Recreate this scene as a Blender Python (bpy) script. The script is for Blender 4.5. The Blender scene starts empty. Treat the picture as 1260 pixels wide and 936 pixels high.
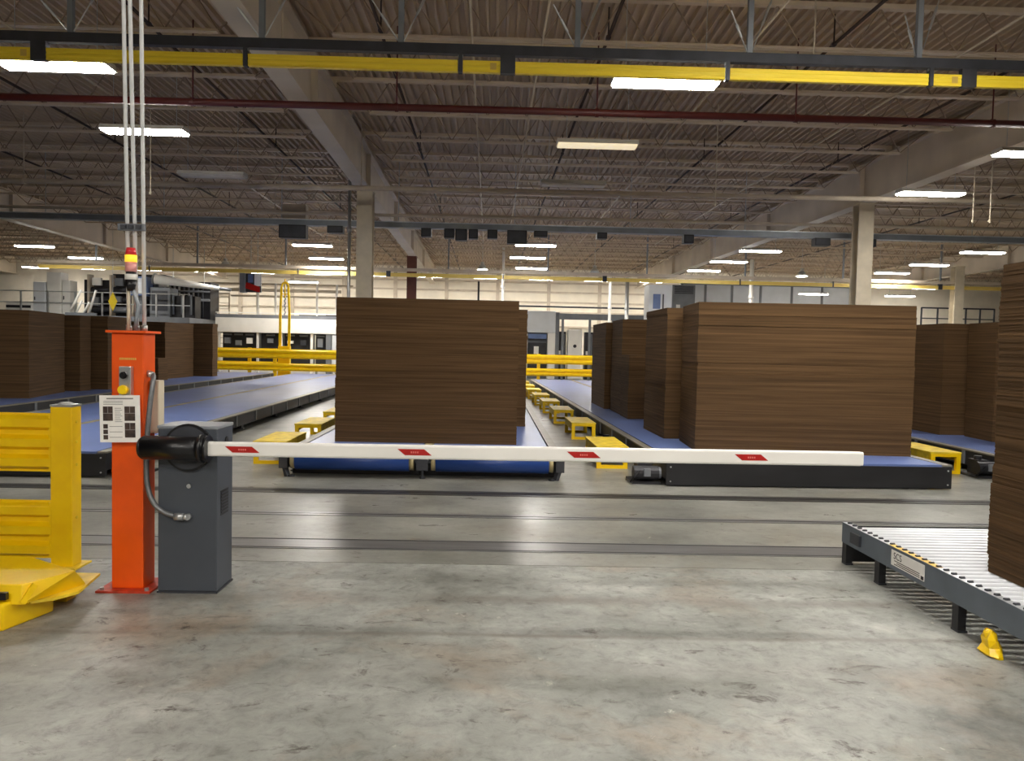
import bpy, bmesh, math, random
from mathutils import Vector, Matrix

random.seed(7)
S = bpy.context.scene
COL = S.collection

# ------------------------------------------------------------------ camera
CAM_H = 1.6
YAW, PITCH, ROLL = math.radians(1.2), math.radians(-2.45), math.radians(1.25)
fw = Vector((math.sin(YAW) * math.cos(PITCH), math.cos(YAW) * math.cos(PITCH), math.sin(PITCH)))
rt = Vector((math.cos(YAW), -math.sin(YAW), 0.0))
up = rt.cross(fw)
rt, up = rt * math.cos(ROLL) + up * math.sin(ROLL), up * math.cos(ROLL) - rt * math.sin(ROLL)
cd = bpy.data.cameras.new('camera')
cam = bpy.data.objects.new('camera', cd)
COL.objects.link(cam)
cam.matrix_world = Matrix(((rt.x, up.x, -fw.x, 0.0), (rt.y, up.y, -fw.y, 0.0), (rt.z, up.z, -fw.z, CAM_H), (0, 0, 0, 1)))
cd.sensor_fit = 'HORIZONTAL'
cd.sensor_width = 36.0
cd.lens = 943.0 / 1260.0 * 36.0
cd.clip_end = 200
S.camera = cam

# ------------------------------------------------------------------ world, exposure
LAMP = 46.0          # emission of a lit fluorescent/LED strip diffuser
w = bpy.data.worlds.new('world')
S.world = w
w.use_nodes = True
w.node_tree.nodes['Background'].inputs[0].default_value = (0.5, 0.55, 0.6, 1)
w.node_tree.nodes['Background'].inputs[1].default_value = 0.02
S.view_settings.view_transform = 'Standard'
S.view_settings.look = 'None'
S.view_settings.gamma = 1.0
S.view_settings.use_curve_mapping = False
S.view_settings.exposure = 1.2


# ------------------------------------------------------------------ materials
def lin(c):
    return tuple(((v / 255.0) / 12.92 if v <= 10 else (((v / 255.0) + 0.055) / 1.055) ** 2.4) for v in c)


def mat(name, rgb, rough=0.5, metal=0.0, var=0.12, scale=6.0, bump=0.0, stretch=(1, 1, 1), emit=None, es=0.0, spec=0.5):
    m = bpy.data.materials.new(name)
    m.use_nodes = True
    nt = m.node_tree
    b = nt.nodes['Principled BSDF']
    c = lin(rgb)
    b.inputs['Roughness'].default_value = rough
    b.inputs['Metallic'].default_value = metal
    b.inputs['Specular IOR Level'].default_value = spec
    tc = nt.nodes.new('ShaderNodeTexCoord')
    mp = nt.nodes.new('ShaderNodeMapping')
    mp.inputs['Scale'].default_value = stretch
    nt.links.new(tc.outputs['Object'], mp.inputs['Vector'])
    nz = nt.nodes.new('ShaderNodeTexNoise')
    nz.inputs['Scale'].default_value = scale
    nz.inputs['Detail'].default_value = 5
    nt.links.new(mp.outputs['Vector'], nz.inputs['Vector'])
    rp = nt.nodes.new('ShaderNodeValToRGB')
    rp.color_ramp.elements[0].position = 0.3
    rp.color_ramp.elements[1].position = 0.7
    rp.color_ramp.elements[0].color = tuple(v * (1 - var) for v in c) + (1,)
    rp.color_ramp.elements[1].color = tuple(min(1, v * (1 + var)) for v in c) + (1,)
    nt.links.new(nz.outputs['Fac'], rp.inputs['Fac'])
    nt.links.new(rp.outputs['Color'], b.inputs['Base Color'])
    if bump:
        bp = nt.nodes.new('ShaderNodeBump')
        bp.inputs['Strength'].default_value = bump
        bp.inputs['Distance'].default_value = 0.01
        nt.links.new(nz.outputs['Fac'], bp.inputs['Height'])
        nt.links.new(bp.outputs['Normal'], b.inputs['Normal'])
    if emit:
        b.inputs['Emission Color'].default_value = lin(emit) + (1,)
        b.inputs['Emission Strength'].default_value = es
    return m


def mat_cardboard(name, rgb):
    m = bpy.data.materials.new(name)
    m.use_nodes = True
    nt = m.node_tree
    b = nt.nodes['Principled BSDF']
    b.inputs['Roughness'].default_value = 0.85
    b.inputs['Specular IOR Level'].default_value = 0.2
    g = nt.nodes.new('ShaderNodeNewGeometry')
    rp = nt.nodes.new('ShaderNodeValToRGB')
    e = rp.color_ramp.elements
    c = lin(rgb)
    e[0].position, e[0].color = 0.0, tuple(v * 0.72 for v in c) + (1,)
    e[1].position, e[1].color = 1.0, tuple(min(1, v * 1.35) for v in c) + (1,)
    k = e.new(0.12)
    k.color = tuple(v * 0.92 for v in c) + (1,)
    k = e.new(0.9)
    k.color = tuple(v * 1.08 for v in c) + (1,)
    nt.links.new(g.outputs['Random Per Island'], rp.inputs['Fac'])
    tc = nt.nodes.new('ShaderNodeTexCoord')
    mp = nt.nodes.new('ShaderNodeMapping')
    mp.inputs['Scale'].default_value = (0.5, 0.5, 22)
    nt.links.new(tc.outputs['Object'], mp.inputs['Vector'])
    nz = nt.nodes.new('ShaderNodeTexNoise')
    nz.inputs['Scale'].default_value = 1.6
    nz.inputs['Detail'].default_value = 4
    nt.links.new(mp.outputs['Vector'], nz.inputs['Vector'])
    r2 = nt.nodes.new('ShaderNodeMapRange')
    r2.inputs['From Min'].default_value = 0.3
    r2.inputs['From Max'].default_value = 0.7
    r2.inputs['To Min'].default_value = 0.68
    r2.inputs['To Max'].default_value = 1.22
    nt.links.new(nz.outputs['Fac'], r2.inputs['Value'])
    mx = nt.nodes.new('ShaderNodeVectorMath')
    mx.operation = 'SCALE'
    nt.links.new(rp.outputs['Color'], mx.inputs[0])
    nt.links.new(r2.outputs['Result'], mx.inputs['Scale'])
    nt.links.new(mx.outputs['Vector'], b.inputs['Base Color'])
    return m


def mat_floor(name, polished):
    """Worn concrete: mottled grey-tan, dark scuffs, a few darker cross bands."""
    m = bpy.data.materials.new(name)
    m.use_nodes = True
    nt = m.node_tree
    N, L = nt.nodes.new, nt.links.new
    b = nt.nodes['Principled BSDF']
    tc = N('ShaderNodeTexCoord')

    def noise(sx, sy, scale, detail=6, rough=0.6, dist=0.0, off=0.0):
        mp = N('ShaderNodeMapping')
        mp.inputs['Scale'].default_value = (sx, sy, 1)
        mp.inputs['Location'].default_value = (off, off * 0.7, 0)
        L(tc.outputs['Object'], mp.inputs['Vector'])
        n = N('ShaderNodeTexNoise')
        n.inputs['Scale'].default_value = scale
        n.inputs['Detail'].default_value = detail
        n.inputs['Roughness'].default_value = rough
        n.inputs['Distortion'].default_value = dist
        L(mp.outputs['Vector'], n.inputs['Vector'])
        return n.outputs['Fac']

    def ramp(fac, stops):
        r = N('ShaderNodeValToRGB')
        e = r.color_ramp.elements
        e[0].position, e[0].color = stops[0][0], tuple(stops[0][1]) + (1,)
        e[1].position, e[1].color = stops[-1][0], tuple(stops[-1][1]) + (1,)
        for p, c in stops[1:-1]:
            e.new(p).color = tuple(c) + (1,)
        L(fac, r.inputs['Fac'])
        return r.outputs['Color']

    def mix(a, bb, fac, mode='MIX'):
        x = N('ShaderNodeMix')
        x.data_type = 'RGBA'
        x.blend_type = mode
        if isinstance(fac, float):
            x.inputs['Factor'].default_value = fac
        else:
            L(fac, x.inputs['Factor'])
        L(a, x.inputs['A'])
        if isinstance(bb, tuple):
            x.inputs['B'].default_value = bb + (1,)
        else:
            L(bb, x.inputs['B'])
        return x.outputs['Result']

    def fac_ramp(fac, a, c):
        r = N('ShaderNodeMapRange')
        r.inputs['From Min'].default_value = a
        r.inputs['From Max'].default_value = c
        L(fac, r.inputs['Value'])
        return r.outputs['Result']

    if polished:
        base = ramp(noise(0.9, 1.0, 1.0, 6), [(0.3, lin((104, 104, 98))), (0.5, lin((131, 131, 124))), (0.7, lin((152, 152, 145)))])
    else:
        base = ramp(noise(1.0, 1.0, 1.1, 7, 0.62), [(0.3, lin((92, 92, 87))), (0.42, lin((128, 129, 123))), (0.56, lin((147, 148, 142))), (0.70, lin((174, 175, 168)))])
    tan = fac_ramp(noise(1.0, 1.0, 0.8, 6, 0.65, 0.4, 11.0), 0.52, 0.76)
    base = mix(base, lin((148, 131, 113)), tan) if not polished else mix(base, lin((132, 126, 112)), tan)
    fine = noise(1.0, 1.0, 11.0, 9, 0.75, 0.5, 3.0)
    base = mix(base, ramp(fine, [(0.28, (0.42, 0.41, 0.40)), (0.48, (0.95, 0.95, 0.95)), (0.72, (1.25, 1.25, 1.25))]), 0.85 if not polished else 0.45, 'MULTIPLY')
    # dark scuff marks, long in x
    sc = fac_ramp(noise(1.0, 1.7, 3.2, 7, 0.74, 0.6, 23.0), 0.585, 0.67)
    base = mix(base, lin((66, 58, 52)), sc) if not polished else mix(base, lin((92, 86, 78)), sc)
    sp = fac_ramp(noise(1.0, 1.0, 8.0, 6, 0.75, 0.3, 41.0), 0.64, 0.72)
    base = mix(base, lin((176, 172, 162)), sp)
    if not polished:
        # darker cross bands at fixed places in the floor
        sep = N('ShaderNodeSeparateXYZ')
        L(tc.outputs['Object'], sep.inputs[0])
        wob = noise(0.35, 0.1, 1.0, 3)
        for yc, hw, col, amt in ((4.80, 0.13, (96, 88, 80), 0.55), (4.19, 0.045, (92, 80, 70), 0.6), (3.72, 0.22, (124, 118, 110), 0.3)):
            a = N('ShaderNodeMath'); a.operation = 'SUBTRACT'; a.inputs[1].default_value = yc
            L(sep.outputs['Y'], a.inputs[0])
            ws = N('ShaderNodeMath'); ws.operation = 'MULTIPLY_ADD'
            L(wob, ws.inputs[0]); ws.inputs[1].default_value = 0.16; ws.inputs[2].default_value = -0.08
            a2 = N('ShaderNodeMath'); a2.operation = 'ADD'
            L(a.outputs[0], a2.inputs[0]); L(ws.outputs[0], a2.inputs[1])
            ab = N('ShaderNodeMath'); ab.operation = 'ABSOLUTE'
            L(a2.outputs[0], ab.inputs[0])
            f = N('ShaderNodeMapRange'); f.interpolation_type = 'SMOOTHSTEP'
            f.inputs['From Min'].default_value = hw; f.inputs['From Max'].default_value = 0.0
            f.inputs['To Max'].default_value = amt
            L(ab.outputs[0], f.inputs['Value'])
            pm = N('ShaderNodeMath'); pm.operation = 'MULTIPLY'
            L(f.outputs['Result'], pm.inputs[0])
            L(fac_ramp(noise(0.6, 1.2, 1.7, 5, 0.6, 0.0, yc * 9), 0.3, 0.62), pm.inputs[1])
            base = mix(base, lin(col), pm.outputs[0])
    L(base, b.inputs['Base Color'])
    r = N('ShaderNodeMapRange')
    r.inputs['From Min'].default_value = 0.3
    r.inputs['From Max'].default_value = 0.7
    r.inputs['To Min'].default_value = 0.26 if polished else 0.36
    r.inputs['To Max'].default_value = 0.40 if polished else 0.60
    L(noise(0.6, 1.4, 2.2, 6, 0.65, 0.0, 5.0), r.inputs['Value'])
    L(r.outputs['Result'], b.inputs['Roughness'])
    bp = N('ShaderNodeBump')
    bp.inputs['Strength'].default_value = 0.06 if polished else 0.16
    bp.inputs['Distance'].default_value = 0.01
    L(fine, bp.inputs['Height'])
    L(bp.outputs['Normal'], b.inputs['Normal'])
    return m


M = dict(
    floor_back=mat_floor('polished_concrete', True),
    floor_front=mat_floor('worn_concrete', False),
    sub=mat('dark_joint', (40, 37, 34), 0.9),
    rail=mat('rail_steel', (126, 126, 126), 0.3, 0.45, 0.2, 3, stretch=(0.6, 8, 1)),
    rail_black=mat('dark_rail_steel', (62, 60, 58), 0.35, 0.3, 0.2, 3, stretch=(0.6, 8, 1)),
    rail_dark=mat('rail_groove', (30, 29, 28), 0.6),
    deck=mat('roof_deck_paint', (196, 175, 150), 0.6, 0, 0.12, 0.8, stretch=(1, 0.3, 1)),
    joist=mat('joist_paint', (214, 197, 174), 0.6, 0, 0.10, 2),
    web=mat('joist_web_paint', (150, 130, 110), 0.6, 0, 0.15, 2),
    girder=mat('girder_paint', (212, 199, 180), 0.55, 0, 0.10, 1.2),
    column=mat('column_paint', (214, 202, 178), 0.5, 0, 0.12, 3),
    wall=mat('cream_wall', (240, 231, 213), 0.8, 0, 0.08, 1.2),
    wall_grey=mat('grey_wall', (150, 145, 135), 0.8, 0, 0.1, 1.2),
    yellow=mat('yellow_paint', (255, 206, 4), 0.38, 0, 0.10, 5, 0.03),
    yellow_worn=mat('worn_yellow_paint', (238, 202, 50), 0.5, 0, 0.25, 9, 0.05),
    yellow_bar=mat('yellow_plastic', (255, 222, 60), 0.35, 0, 0.06, 3, stretch=(0.2, 1, 6)),
    orange=mat('orange_paint', (238, 88, 6), 0.4, 0, 0.10, 4, 0.03),
    orange_worn=mat('worn_orange_paint', (190, 60, 30), 0.6, 0, 0.35, 14),
    cab=mat('charcoal_powder_coat', (70, 75, 83), 0.45, 0, 0.08, 3, 0.02),
    cab_top=mat('grey_lid', (140, 144, 150), 0.4, 0, 0.06, 3),
    black=mat('black_plastic', (18, 18, 21), 0.32, 0, 0.15, 5),
    black_matte=mat('black_steel', (34, 34, 37), 0.5, 0, 0.25, 3, stretch=(0.6, 1, 2)),
    dark=mat('dark_steel', (64, 66, 72), 0.45, 0.3, 0.2, 5),
    blue=mat('blue_belt', (104, 124, 178), 0.36, 0, 0.10, 1.2),
    blue_roll=mat('blue_roller', (30, 62, 128), 0.35, 0, 0.08, 2),
    strip=mat('pale_edge_strip', (142, 138, 126), 0.45, 0.2, 0.15, 4),
    strip_y=mat('worn_edge_strip', (166, 152, 112), 0.5, 0.1, 0.25, 4),
    conv_side=mat('conveyor_side', (40, 42, 48), 0.5, 0.2, 0.25, 3),
    white=mat('white_paint', (242, 240, 234), 0.4, 0, 0.05, 2),
    white_cool=mat('cool_white_panel', (225, 230, 236), 0.45, 0, 0.05, 2),
    red=mat('red_reflector', (178, 22, 16), 0.35, 0, 0.08, 20),
    pink=mat('pale_red_print', (226, 120, 112), 0.5),
    red_pipe=mat('red_pipe_paint', (88, 32, 30), 0.45, 0, 0.15, 3),
    pipe_dark=mat('dark_pipe', (60, 46, 40), 0.5, 0, 0.2, 3),
    pipe_beige=mat('beige_pipe', (200, 186, 166), 0.5, 0, 0.12, 3),
    galv=mat('galvanised', (196, 198, 198), 0.32, 0.75, 0.14, 5),
    emt=mat('conduit_metal', (238, 240, 240), 0.3, 0.0, 0.08, 5),
    flex=mat('flexible_conduit', (120, 122, 124), 0.4, 0.5, 0.1, 40),
    zinc=mat('roller_zinc', (216, 219, 224), 0.45, 0.2, 0.08, 4),
    frame=mat('slate_frame', (100, 109, 120), 0.4, 0.25, 0.12, 4),
    frame_top=mat('pale_flange', (200, 204, 208), 0.35, 0.5, 0.12, 6),
    tray=mat('tray_steel', (138, 144, 150), 0.45, 0.4, 0.15, 3),
    mach=mat('machine_dark', (46, 46, 50), 0.5, 0.3, 0.35, 2.5),
    mach_grey=mat('machine_grey', (120, 124, 130), 0.5, 0.1, 0.15, 2),
    mach_blue=mat('machine_blue', (98, 120, 168), 0.5, 0, 0.15, 2),
    glass=mat('dark_glazing', (40, 44, 52), 0.12, 0, 0.3, 2),
    housing=mat('lamp_housing', (214, 212, 206), 0.45, 0, 0.05, 3),
    lamp=mat('lit_diffuser', (255, 255, 255), 0.5, emit=(255, 250, 242), es=LAMP),
    lamp_dim=mat('dim_diffuser', (240, 232, 212), 0.5, emit=(255, 236, 196), es=0.32),
    lamp_off=mat('unlit_diffuser', (205, 198, 186), 0.4),
    beacon_y=mat('amber_lens', (250, 210, 60), 0.3, emit=(255, 214, 60), es=0.35),
    beacon_p=mat('pale_lens', (232, 160, 154), 0.3),
    beacon_r=mat('red_lens', (190, 50, 54), 0.3, emit=(255, 40, 50), es=0.06),
    paper=mat('paper', (247, 245, 240), 0.6, 0, 0.04, 20),
    ink=mat('grey_ink', (140, 136, 132), 0.7),
    ink_dark=mat('black_ink', (40, 38, 40), 0.7),
    photo=mat('printed_photo', (66, 52, 46), 0.6, 0, 0.6, 30),
    card=mat_cardboard('kraft_board', (95, 72, 47)),
    pale_yellow=mat('pale_yellow_bar', (236, 208, 110), 0.4, 0, 0.06, 3),
    tape=mat('yellow_tape', (214, 178, 84), 0.45, 0, 0.12, 8),
    maroon=mat('maroon_paint', (96, 52, 40), 0.6),
)


# ------------------------------------------------------------------ mesh helpers
class MB:
    def __init__(self):
        self.v, self.f = [], []

    def add(self, vs, fs):
        n = len(self.v)
        self.v += [tuple(p) for p in vs]
        self.f += [tuple(i + n for i in q) for q in fs]
        return self

    def box(self, x0, x1, y0, y1, z0, z1):
        return self.add([(x0, y0, z0), (x1, y0, z0), (x1, y1, z0), (x0, y1, z0), (x0, y0, z1), (x1, y0, z1), (x1, y1, z1), (x0, y1, z1)],
                        [(3, 2, 1, 0), (4, 5, 6, 7), (0, 1, 5, 4), (1, 2, 6, 5), (2, 3, 7, 6), (3, 0, 4, 7)])

    def bar(self, p, q, w, h=None, upv=(0, 0, 1)):
        h = h or w
        p, q = Vector(p), Vector(q)
        d = (q - p).normalized()
        u = Vector(upv)
        if abs(d.dot(u)) > 0.98:
            u = Vector((0, 1, 0))
        s = d.cross(u).normalized()
        u = s.cross(d)
        vs = []
        for e in (p, q):
            for a, c in ((-1, -1), (1, -1), (1, 1), (-1, 1)):
                vs.append(e + s * (a * w / 2) + u * (c * h / 2))
        return self.add(vs, [(3, 2, 1, 0), (4, 5, 6, 7), (0, 1, 5, 4), (1, 2, 6, 5), (2, 3, 7, 6), (3, 0, 4, 7)])

    def cyl(self, p, q, r, n=12, r2=None, cap=True):
        r2 = r if r2 is None else r2
        p, q = Vector(p), Vector(q)
        d = (q - p).normalized()
        u = Vector((0, 0, 1)) if abs(d.z) < 0.9 else Vector((0, 1, 0))
        s = d.cross(u).normalized()
        u = s.cross(d)
        vs = []
        for e, rr in ((p, r), (q, r2)):
            for i in range(n):
                a = 2 * math.pi * i / n
                vs.append(e + s * (rr * math.cos(a)) + u * (rr * math.sin(a)))
        fs = [(i, (i + 1) % n, n + (i + 1) % n, n + i) for i in range(n)]
        if cap:
            fs += [tuple(range(n - 1, -1, -1)), tuple(range(n, 2 * n))]
        return self.add(vs, fs)

    def tube(self, pts, r, n=8):
        """swept tube through points"""
        pts = [Vector(p) for p in pts]
        vs, fs = [], []
        prev = None
        for i, p in enumerate(pts):
            d = (pts[min(i + 1, len(pts) - 1)] - pts[max(i - 1, 0)]).normalized()
            if prev is None:
                u = Vector((0, 0, 1)) if abs(d.z) < 0.9 else Vector((0, 1, 0))
                s = d.cross(u).normalized()
            else:
                s = (prev - d * prev.dot(d)).normalized()
            prev = s
            u = d.cross(s)
            for k in range(n):
                a = 2 * math.pi * k / n
                vs.append(p + s * (r * math.cos(a)) + u * (r * math.sin(a)))
        for i in range(len(pts) - 1):
            for k in range(n):
                fs.append((i * n + k, i * n + (k + 1) % n, (i + 1) * n + (k + 1) % n, (i + 1) * n + k))
        fs += [tuple(range(n - 1, -1, -1)), tuple(range((len(pts) - 1) * n, len(pts) * n))]
        return self.add(vs, fs)

    def prism(self, poly, axis, a0, a1):
        """extrude a 2D polygon along an axis (x: poly=(y,z); y: poly=(x,z); z: poly=(x,y))"""
        n = len(poly)
        def P(u, v, t):
            return {'x': (t, u, v), 'y': (u, t, v), 'z': (u, v, t)}[axis]
        vs = [P(u, v, a0) for u, v in poly] + [P(u, v, a1) for u, v in poly]
        fs = [(i, (i + 1) % n, n + (i + 1) % n, n + i) for i in range(n)]
        fs += [tuple(range(n - 1, -1, -1)), tuple(range(n, 2 * n))]
        return self.add(vs, fs)

    def mesh(self, name, m, smooth=False, bevel=0.0):
        me = bpy.data.meshes.new(name)
        me.from_pydata(self.v, [], self.f)
        bm = bmesh.new()
        bm.from_mesh(me)
        bmesh.ops.recalc_face_normals(bm, faces=bm.faces)
        if bevel:
            bmesh.ops.bevel(bm, geom=[e for e in bm.edges if len(e.link_faces) == 2 and e.calc_face_angle(0) > 0.5], offset=bevel, segments=2, profile=0.6, affect='EDGES')
        bm.to_mesh(me)
        bm.free()
        if smooth:
            for p in me.polygons:
                p.use_smooth = len(p.vertices) <= 4
        me.materials.append(M[m] if isinstance(m, str) else m)
        return me

    def build(self, name, m, parent=None, loc=None, smooth=False, bevel=0.0):
        return put(name, self.mesh(name, m, smooth, bevel), parent, loc)


def put(name, me, parent=None, loc=None, rz=0.0):
    o = bpy.data.objects.new(name, me)
    COL.objects.link(o)
    if parent is not None:
        o.parent = parent
    if loc is not None:
        o.location = loc
    o.rotation_euler.z = rz
    return o


def tag(o, label, cat, group=None):
    o['label'] = label
    o['category'] = cat
    if group:
        o['group'] = group
    return o


def thing(name, label, cat, loc=(0, 0, 0), rz=0.0, group=None):
    o = bpy.data.objects.new(name, None)
    o.empty_display_size = 0.2
    COL.objects.link(o)
    o.location = loc
    o.rotation_euler.z = rz
    return tag(o, label, cat, group)


def structure(o):
    o['kind'] = 'structure'
    return o


def stuff(o):
    o['kind'] = 'stuff'
    return o


def lab(o, label):
    o['label'] = label
    return o


def copy_tree(o, parent=None):
    c = o.copy()
    COL.objects.link(c)
    c.parent = parent
    for ch in list(o.children):
        copy_tree(ch, c)
    return c


R = math.radians

# ================================================================== SETTING
JOINT = 5.585
XW, YB, YF, DECK = 34.0, 46.0, -12.0, 6.40
fl = structure(MB().box(-XW, XW, YF, YB, -0.30, -0.03).build('floor', 'sub'))
lab(MB().box(-XW, XW, YF, JOINT - 0.004, -0.03, 0.0).build('floor_slab', 'floor_front', fl), 'worn mottled concrete slab in the foreground')
lab(MB().box(-XW, XW, JOINT + 0.004, YB, -0.03, 0.0).build('floor_slab', 'floor_back', fl), 'polished concrete slab with steel rails')
for y, wd, gr in ((8.30, 0.24, (0.0,)), (7.19, 0.15, (0.0,)), (6.10, 0.32, (-0.13, 0.13))):
    hw = wd / 2
    cuts = [-hw] + [c for g in gr for c in (g - 0.012, g + 0.012)] + [hw]
    mb = MB()
    for k in range(0, len(cuts), 2):
        mb.box(-XW, XW, y + cuts[k], y + cuts[k + 1], 0.0, 0.004)
    r_ = lab(mb.build('floor_rail', 'rail_black' if y > 8 else 'rail', fl), 'steel rail let into the floor')
    for g in gr:
        MB().box(-XW, XW, y + g - 0.012, y + g + 0.012, 0.0, 0.0015).build('rail_groove', 'rail_dark', r_)

# ceiling: ribbed roof deck, ribs run away from the camera
prof = []
x = -XW
while x < XW:
    prof += [(x, 0.0), (x + 0.035, 0.0), (x + 0.05, 0.07), (x + 0.135, 0.07)]
    x += 0.15
n = len(prof)
vs = [(a, YF, DECK + z) for a, z in prof] + [(a, YB, DECK + z) for a, z in prof]
mb = MB().add(vs, [(i, i + 1, n + i + 1, n + i) for i in range(n - 1)])
mb.box(-XW, XW, YF, YB, DECK + 0.08, DECK + 0.18)
ceil = structure(mb.build('ceiling', 'deck'))

wb = structure(MB().box(-XW, XW, YB, YB + 0.3, 0, DECK + 0.1).build('wall_back', 'wall'))
for k in range(-5, 6):
    MB().box(k * 3.05 - 0.10, k * 3.05 + 0.10, YB - 0.12, YB, 0, DECK).build('wall_post', 'pipe_beige', wb)
for z in (2.9, 3.75, 4.35, 4.95, 5.5):
    MB().box(-20, 20, YB - 0.08, YB, z - 0.05, z + 0.05).build('wall_girt', 'pipe_beige', wb)
structure(MB().box(-XW - 0.3, -XW, YF, YB, 0, DECK + 0.1).build('wall_left', 'wall_grey'))
structure(MB().box(XW, XW + 0.3, YF, YB, 0, DECK + 0.1).build('wall_right', 'wall_grey'))
structure(MB().box(-XW, XW, YF - 0.3, YF, 0, DECK + 0.1).build('wall_front', 'wall_grey'))

# girders (deep I beams running away from the camera), part of the ceiling
BAY = 12.2
GX = [-3.26 + BAY * k for k in (-2, -1, 0, 1, 2)]
mb = MB()
mb.box(-0.165, 0.165, -24, 27, 5.30, 5.335).box(-0.02, 0.02, -24, 27, 5.335, 6.20).box(-0.15, 0.15, -24, 27, 6.20, 6.235)
for k in range(-3, 4):
    mb.box(-0.13, 0.13, k * 6.1 - 0.01, k * 6.1 + 0.01, 5.335, 6.20)
gme = mb.mesh('roof_girder', 'girder')
for gx in GX:
    g = put('roof_girder', gme, ceil, (gx, 18.8, 0), R(1.3))
    lab(g, 'deep painted steel girder under the roof deck')

# open-web joists spanning between the girders
def joist_meshes(L):
    h = L / 2
    t = MB().box(-h, h, -0.05, 0.05, 6.33, 6.395)
    t.box(-h, -h + 0.15, -0.05, 0.05, 6.236, 6.33).box(h - 0.15, h, -0.05, 0.05, 6.236, 6.33)
    b = MB().box(-h + 0.75, h - 0.75, -0.05, -0.008, 5.755, 5.763).box(-h + 0.75, h - 0.75, 0.008, 0.05, 5.755, 5.763)
    b.box(-h + 0.75, h - 0.75, -0.016, -0.008, 5.763, 5.80).box(-h + 0.75, h - 0.75, 0.008, 0.016, 5.763, 5.80)
    wv = MB()
    n = 15
    st = (L - 1.5) / n
    x = -h + 0.75
    wv.bar((-h + 0.1, 0, 6.34), (x, 0, 5.79), 0.018)
    wv.bar((h - 0.1, 0, 6.34), (h - 0.75, 0, 5.79), 0.018)
    for i in range(n):
        wv.bar((x, 0, 5.79), (x + st / 2, 0, 6.34), 0.015)
        wv.bar((x + st / 2, 0, 6.34), (x + st, 0, 5.79), 0.015)
        x += st
    return t.mesh('top_chord', 'joist'), b.mesh('bottom_chord', 'joist'), wv.mesh('web', 'web')


JM = joist_meshes(BAY - 0.04)
j0 = None
for k in range(24):
    y = 5.35 + 1.75 * k
    if y > YB - 0.4:
        break
    for q in range(-3, 3):
        dx = -math.tan(R(1.3)) * (y - 18.8)
        xc = -3.26 + BAY * (q + 0.5) + dx
        if xc + BAY / 2 > XW or xc - BAY / 2 < -XW:
            continue
        j = put('roof_joist', MB().box(-BAY / 2 + 0.02, -BAY / 2 + 0.14, -0.06, 0.06, 6.235, 6.245).mesh('roof_joist', 'joist') if j0 is None else j0.data, ceil, (xc, y, 0))
        j0 = j0 or j
        put('top_chord', JM[0], j)
        put('bottom_chord', JM[1], j)
        put('web', JM[2], j)

# columns
def column(x, y, label, ztop=5.30, half=0.185, m='column'):
    mb = MB()
    mb.box(-half, half, -half, -half + 0.03, 0, ztop).box(-half, half, half - 0.03, half, 0, ztop).box(-0.012, 0.012, -half + 0.03, half - 0.03, 0, ztop)
    o = mb.build('steel_column', m, None, (x, y, 0))
    tag(o, label, 'column')
    MB().box(-half - 0.09, half + 0.09, -half - 0.09, half + 0.09, 0, 0.03).build('base_plate', m, o)
    MB().box(-half - 0.02, half + 0.02, -half - 0.02, half + 0.02, ztop - 0.03, ztop).build('cap_plate', m, o)
    return o


column(-3.24, 18.8, 'tan steel column standing behind the centre cardboard stack')
column(8.93, 18.8, 'cream steel column rising behind the large cardboard stack on the right conveyor')
column(-3.60, 32.2, 'dark maroon steel column in the far distance, behind the centre stack', m='maroon')
column(18.7, 31.0, 'distant cream column at far right, above the far right cardboard stack')

# ================================================================== LAMPS
def lamp_parts():
    hs = MB().prism([(-0.17, 0.0), (0.17, 0.0), (0.12, 0.075), (-0.12, 0.075)], 'x', -0.66, 0.66).mesh('housing', 'housing')
    lit = MB().prism([(-0.155, -0.002), (0.155, -0.002), (0.125, -0.028), (-0.125, -0.028)], 'x', -0.64, 0.64)
    hg = MB().cyl((0, 0, 0.075), (0, 0, 1.45), 0.006, 6).mesh('hanger', 'galv')
    return hs, {'on': lit.mesh('diffuser', 'lamp'), 'dim': lit.mesh('diffuser', 'lamp_dim'), 'off': lit.mesh('diffuser', 'lamp_off')}, hg


LH, LD, LG = lamp_parts()


def lamp(x, y, label, state='on', z=4.93, rz=0.0, group='ceiling strip lights'):
    t = thing('ceiling_light', label, 'light', (x, y, z), rz, group)
    put('housing', LH, t)
    put('diffuser', LD[state], t)
    put('hanger', LG, t, (-0.5, 0, 0))
    put('hanger', LG, t, (0.5, 0, 0))
    return t


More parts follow.
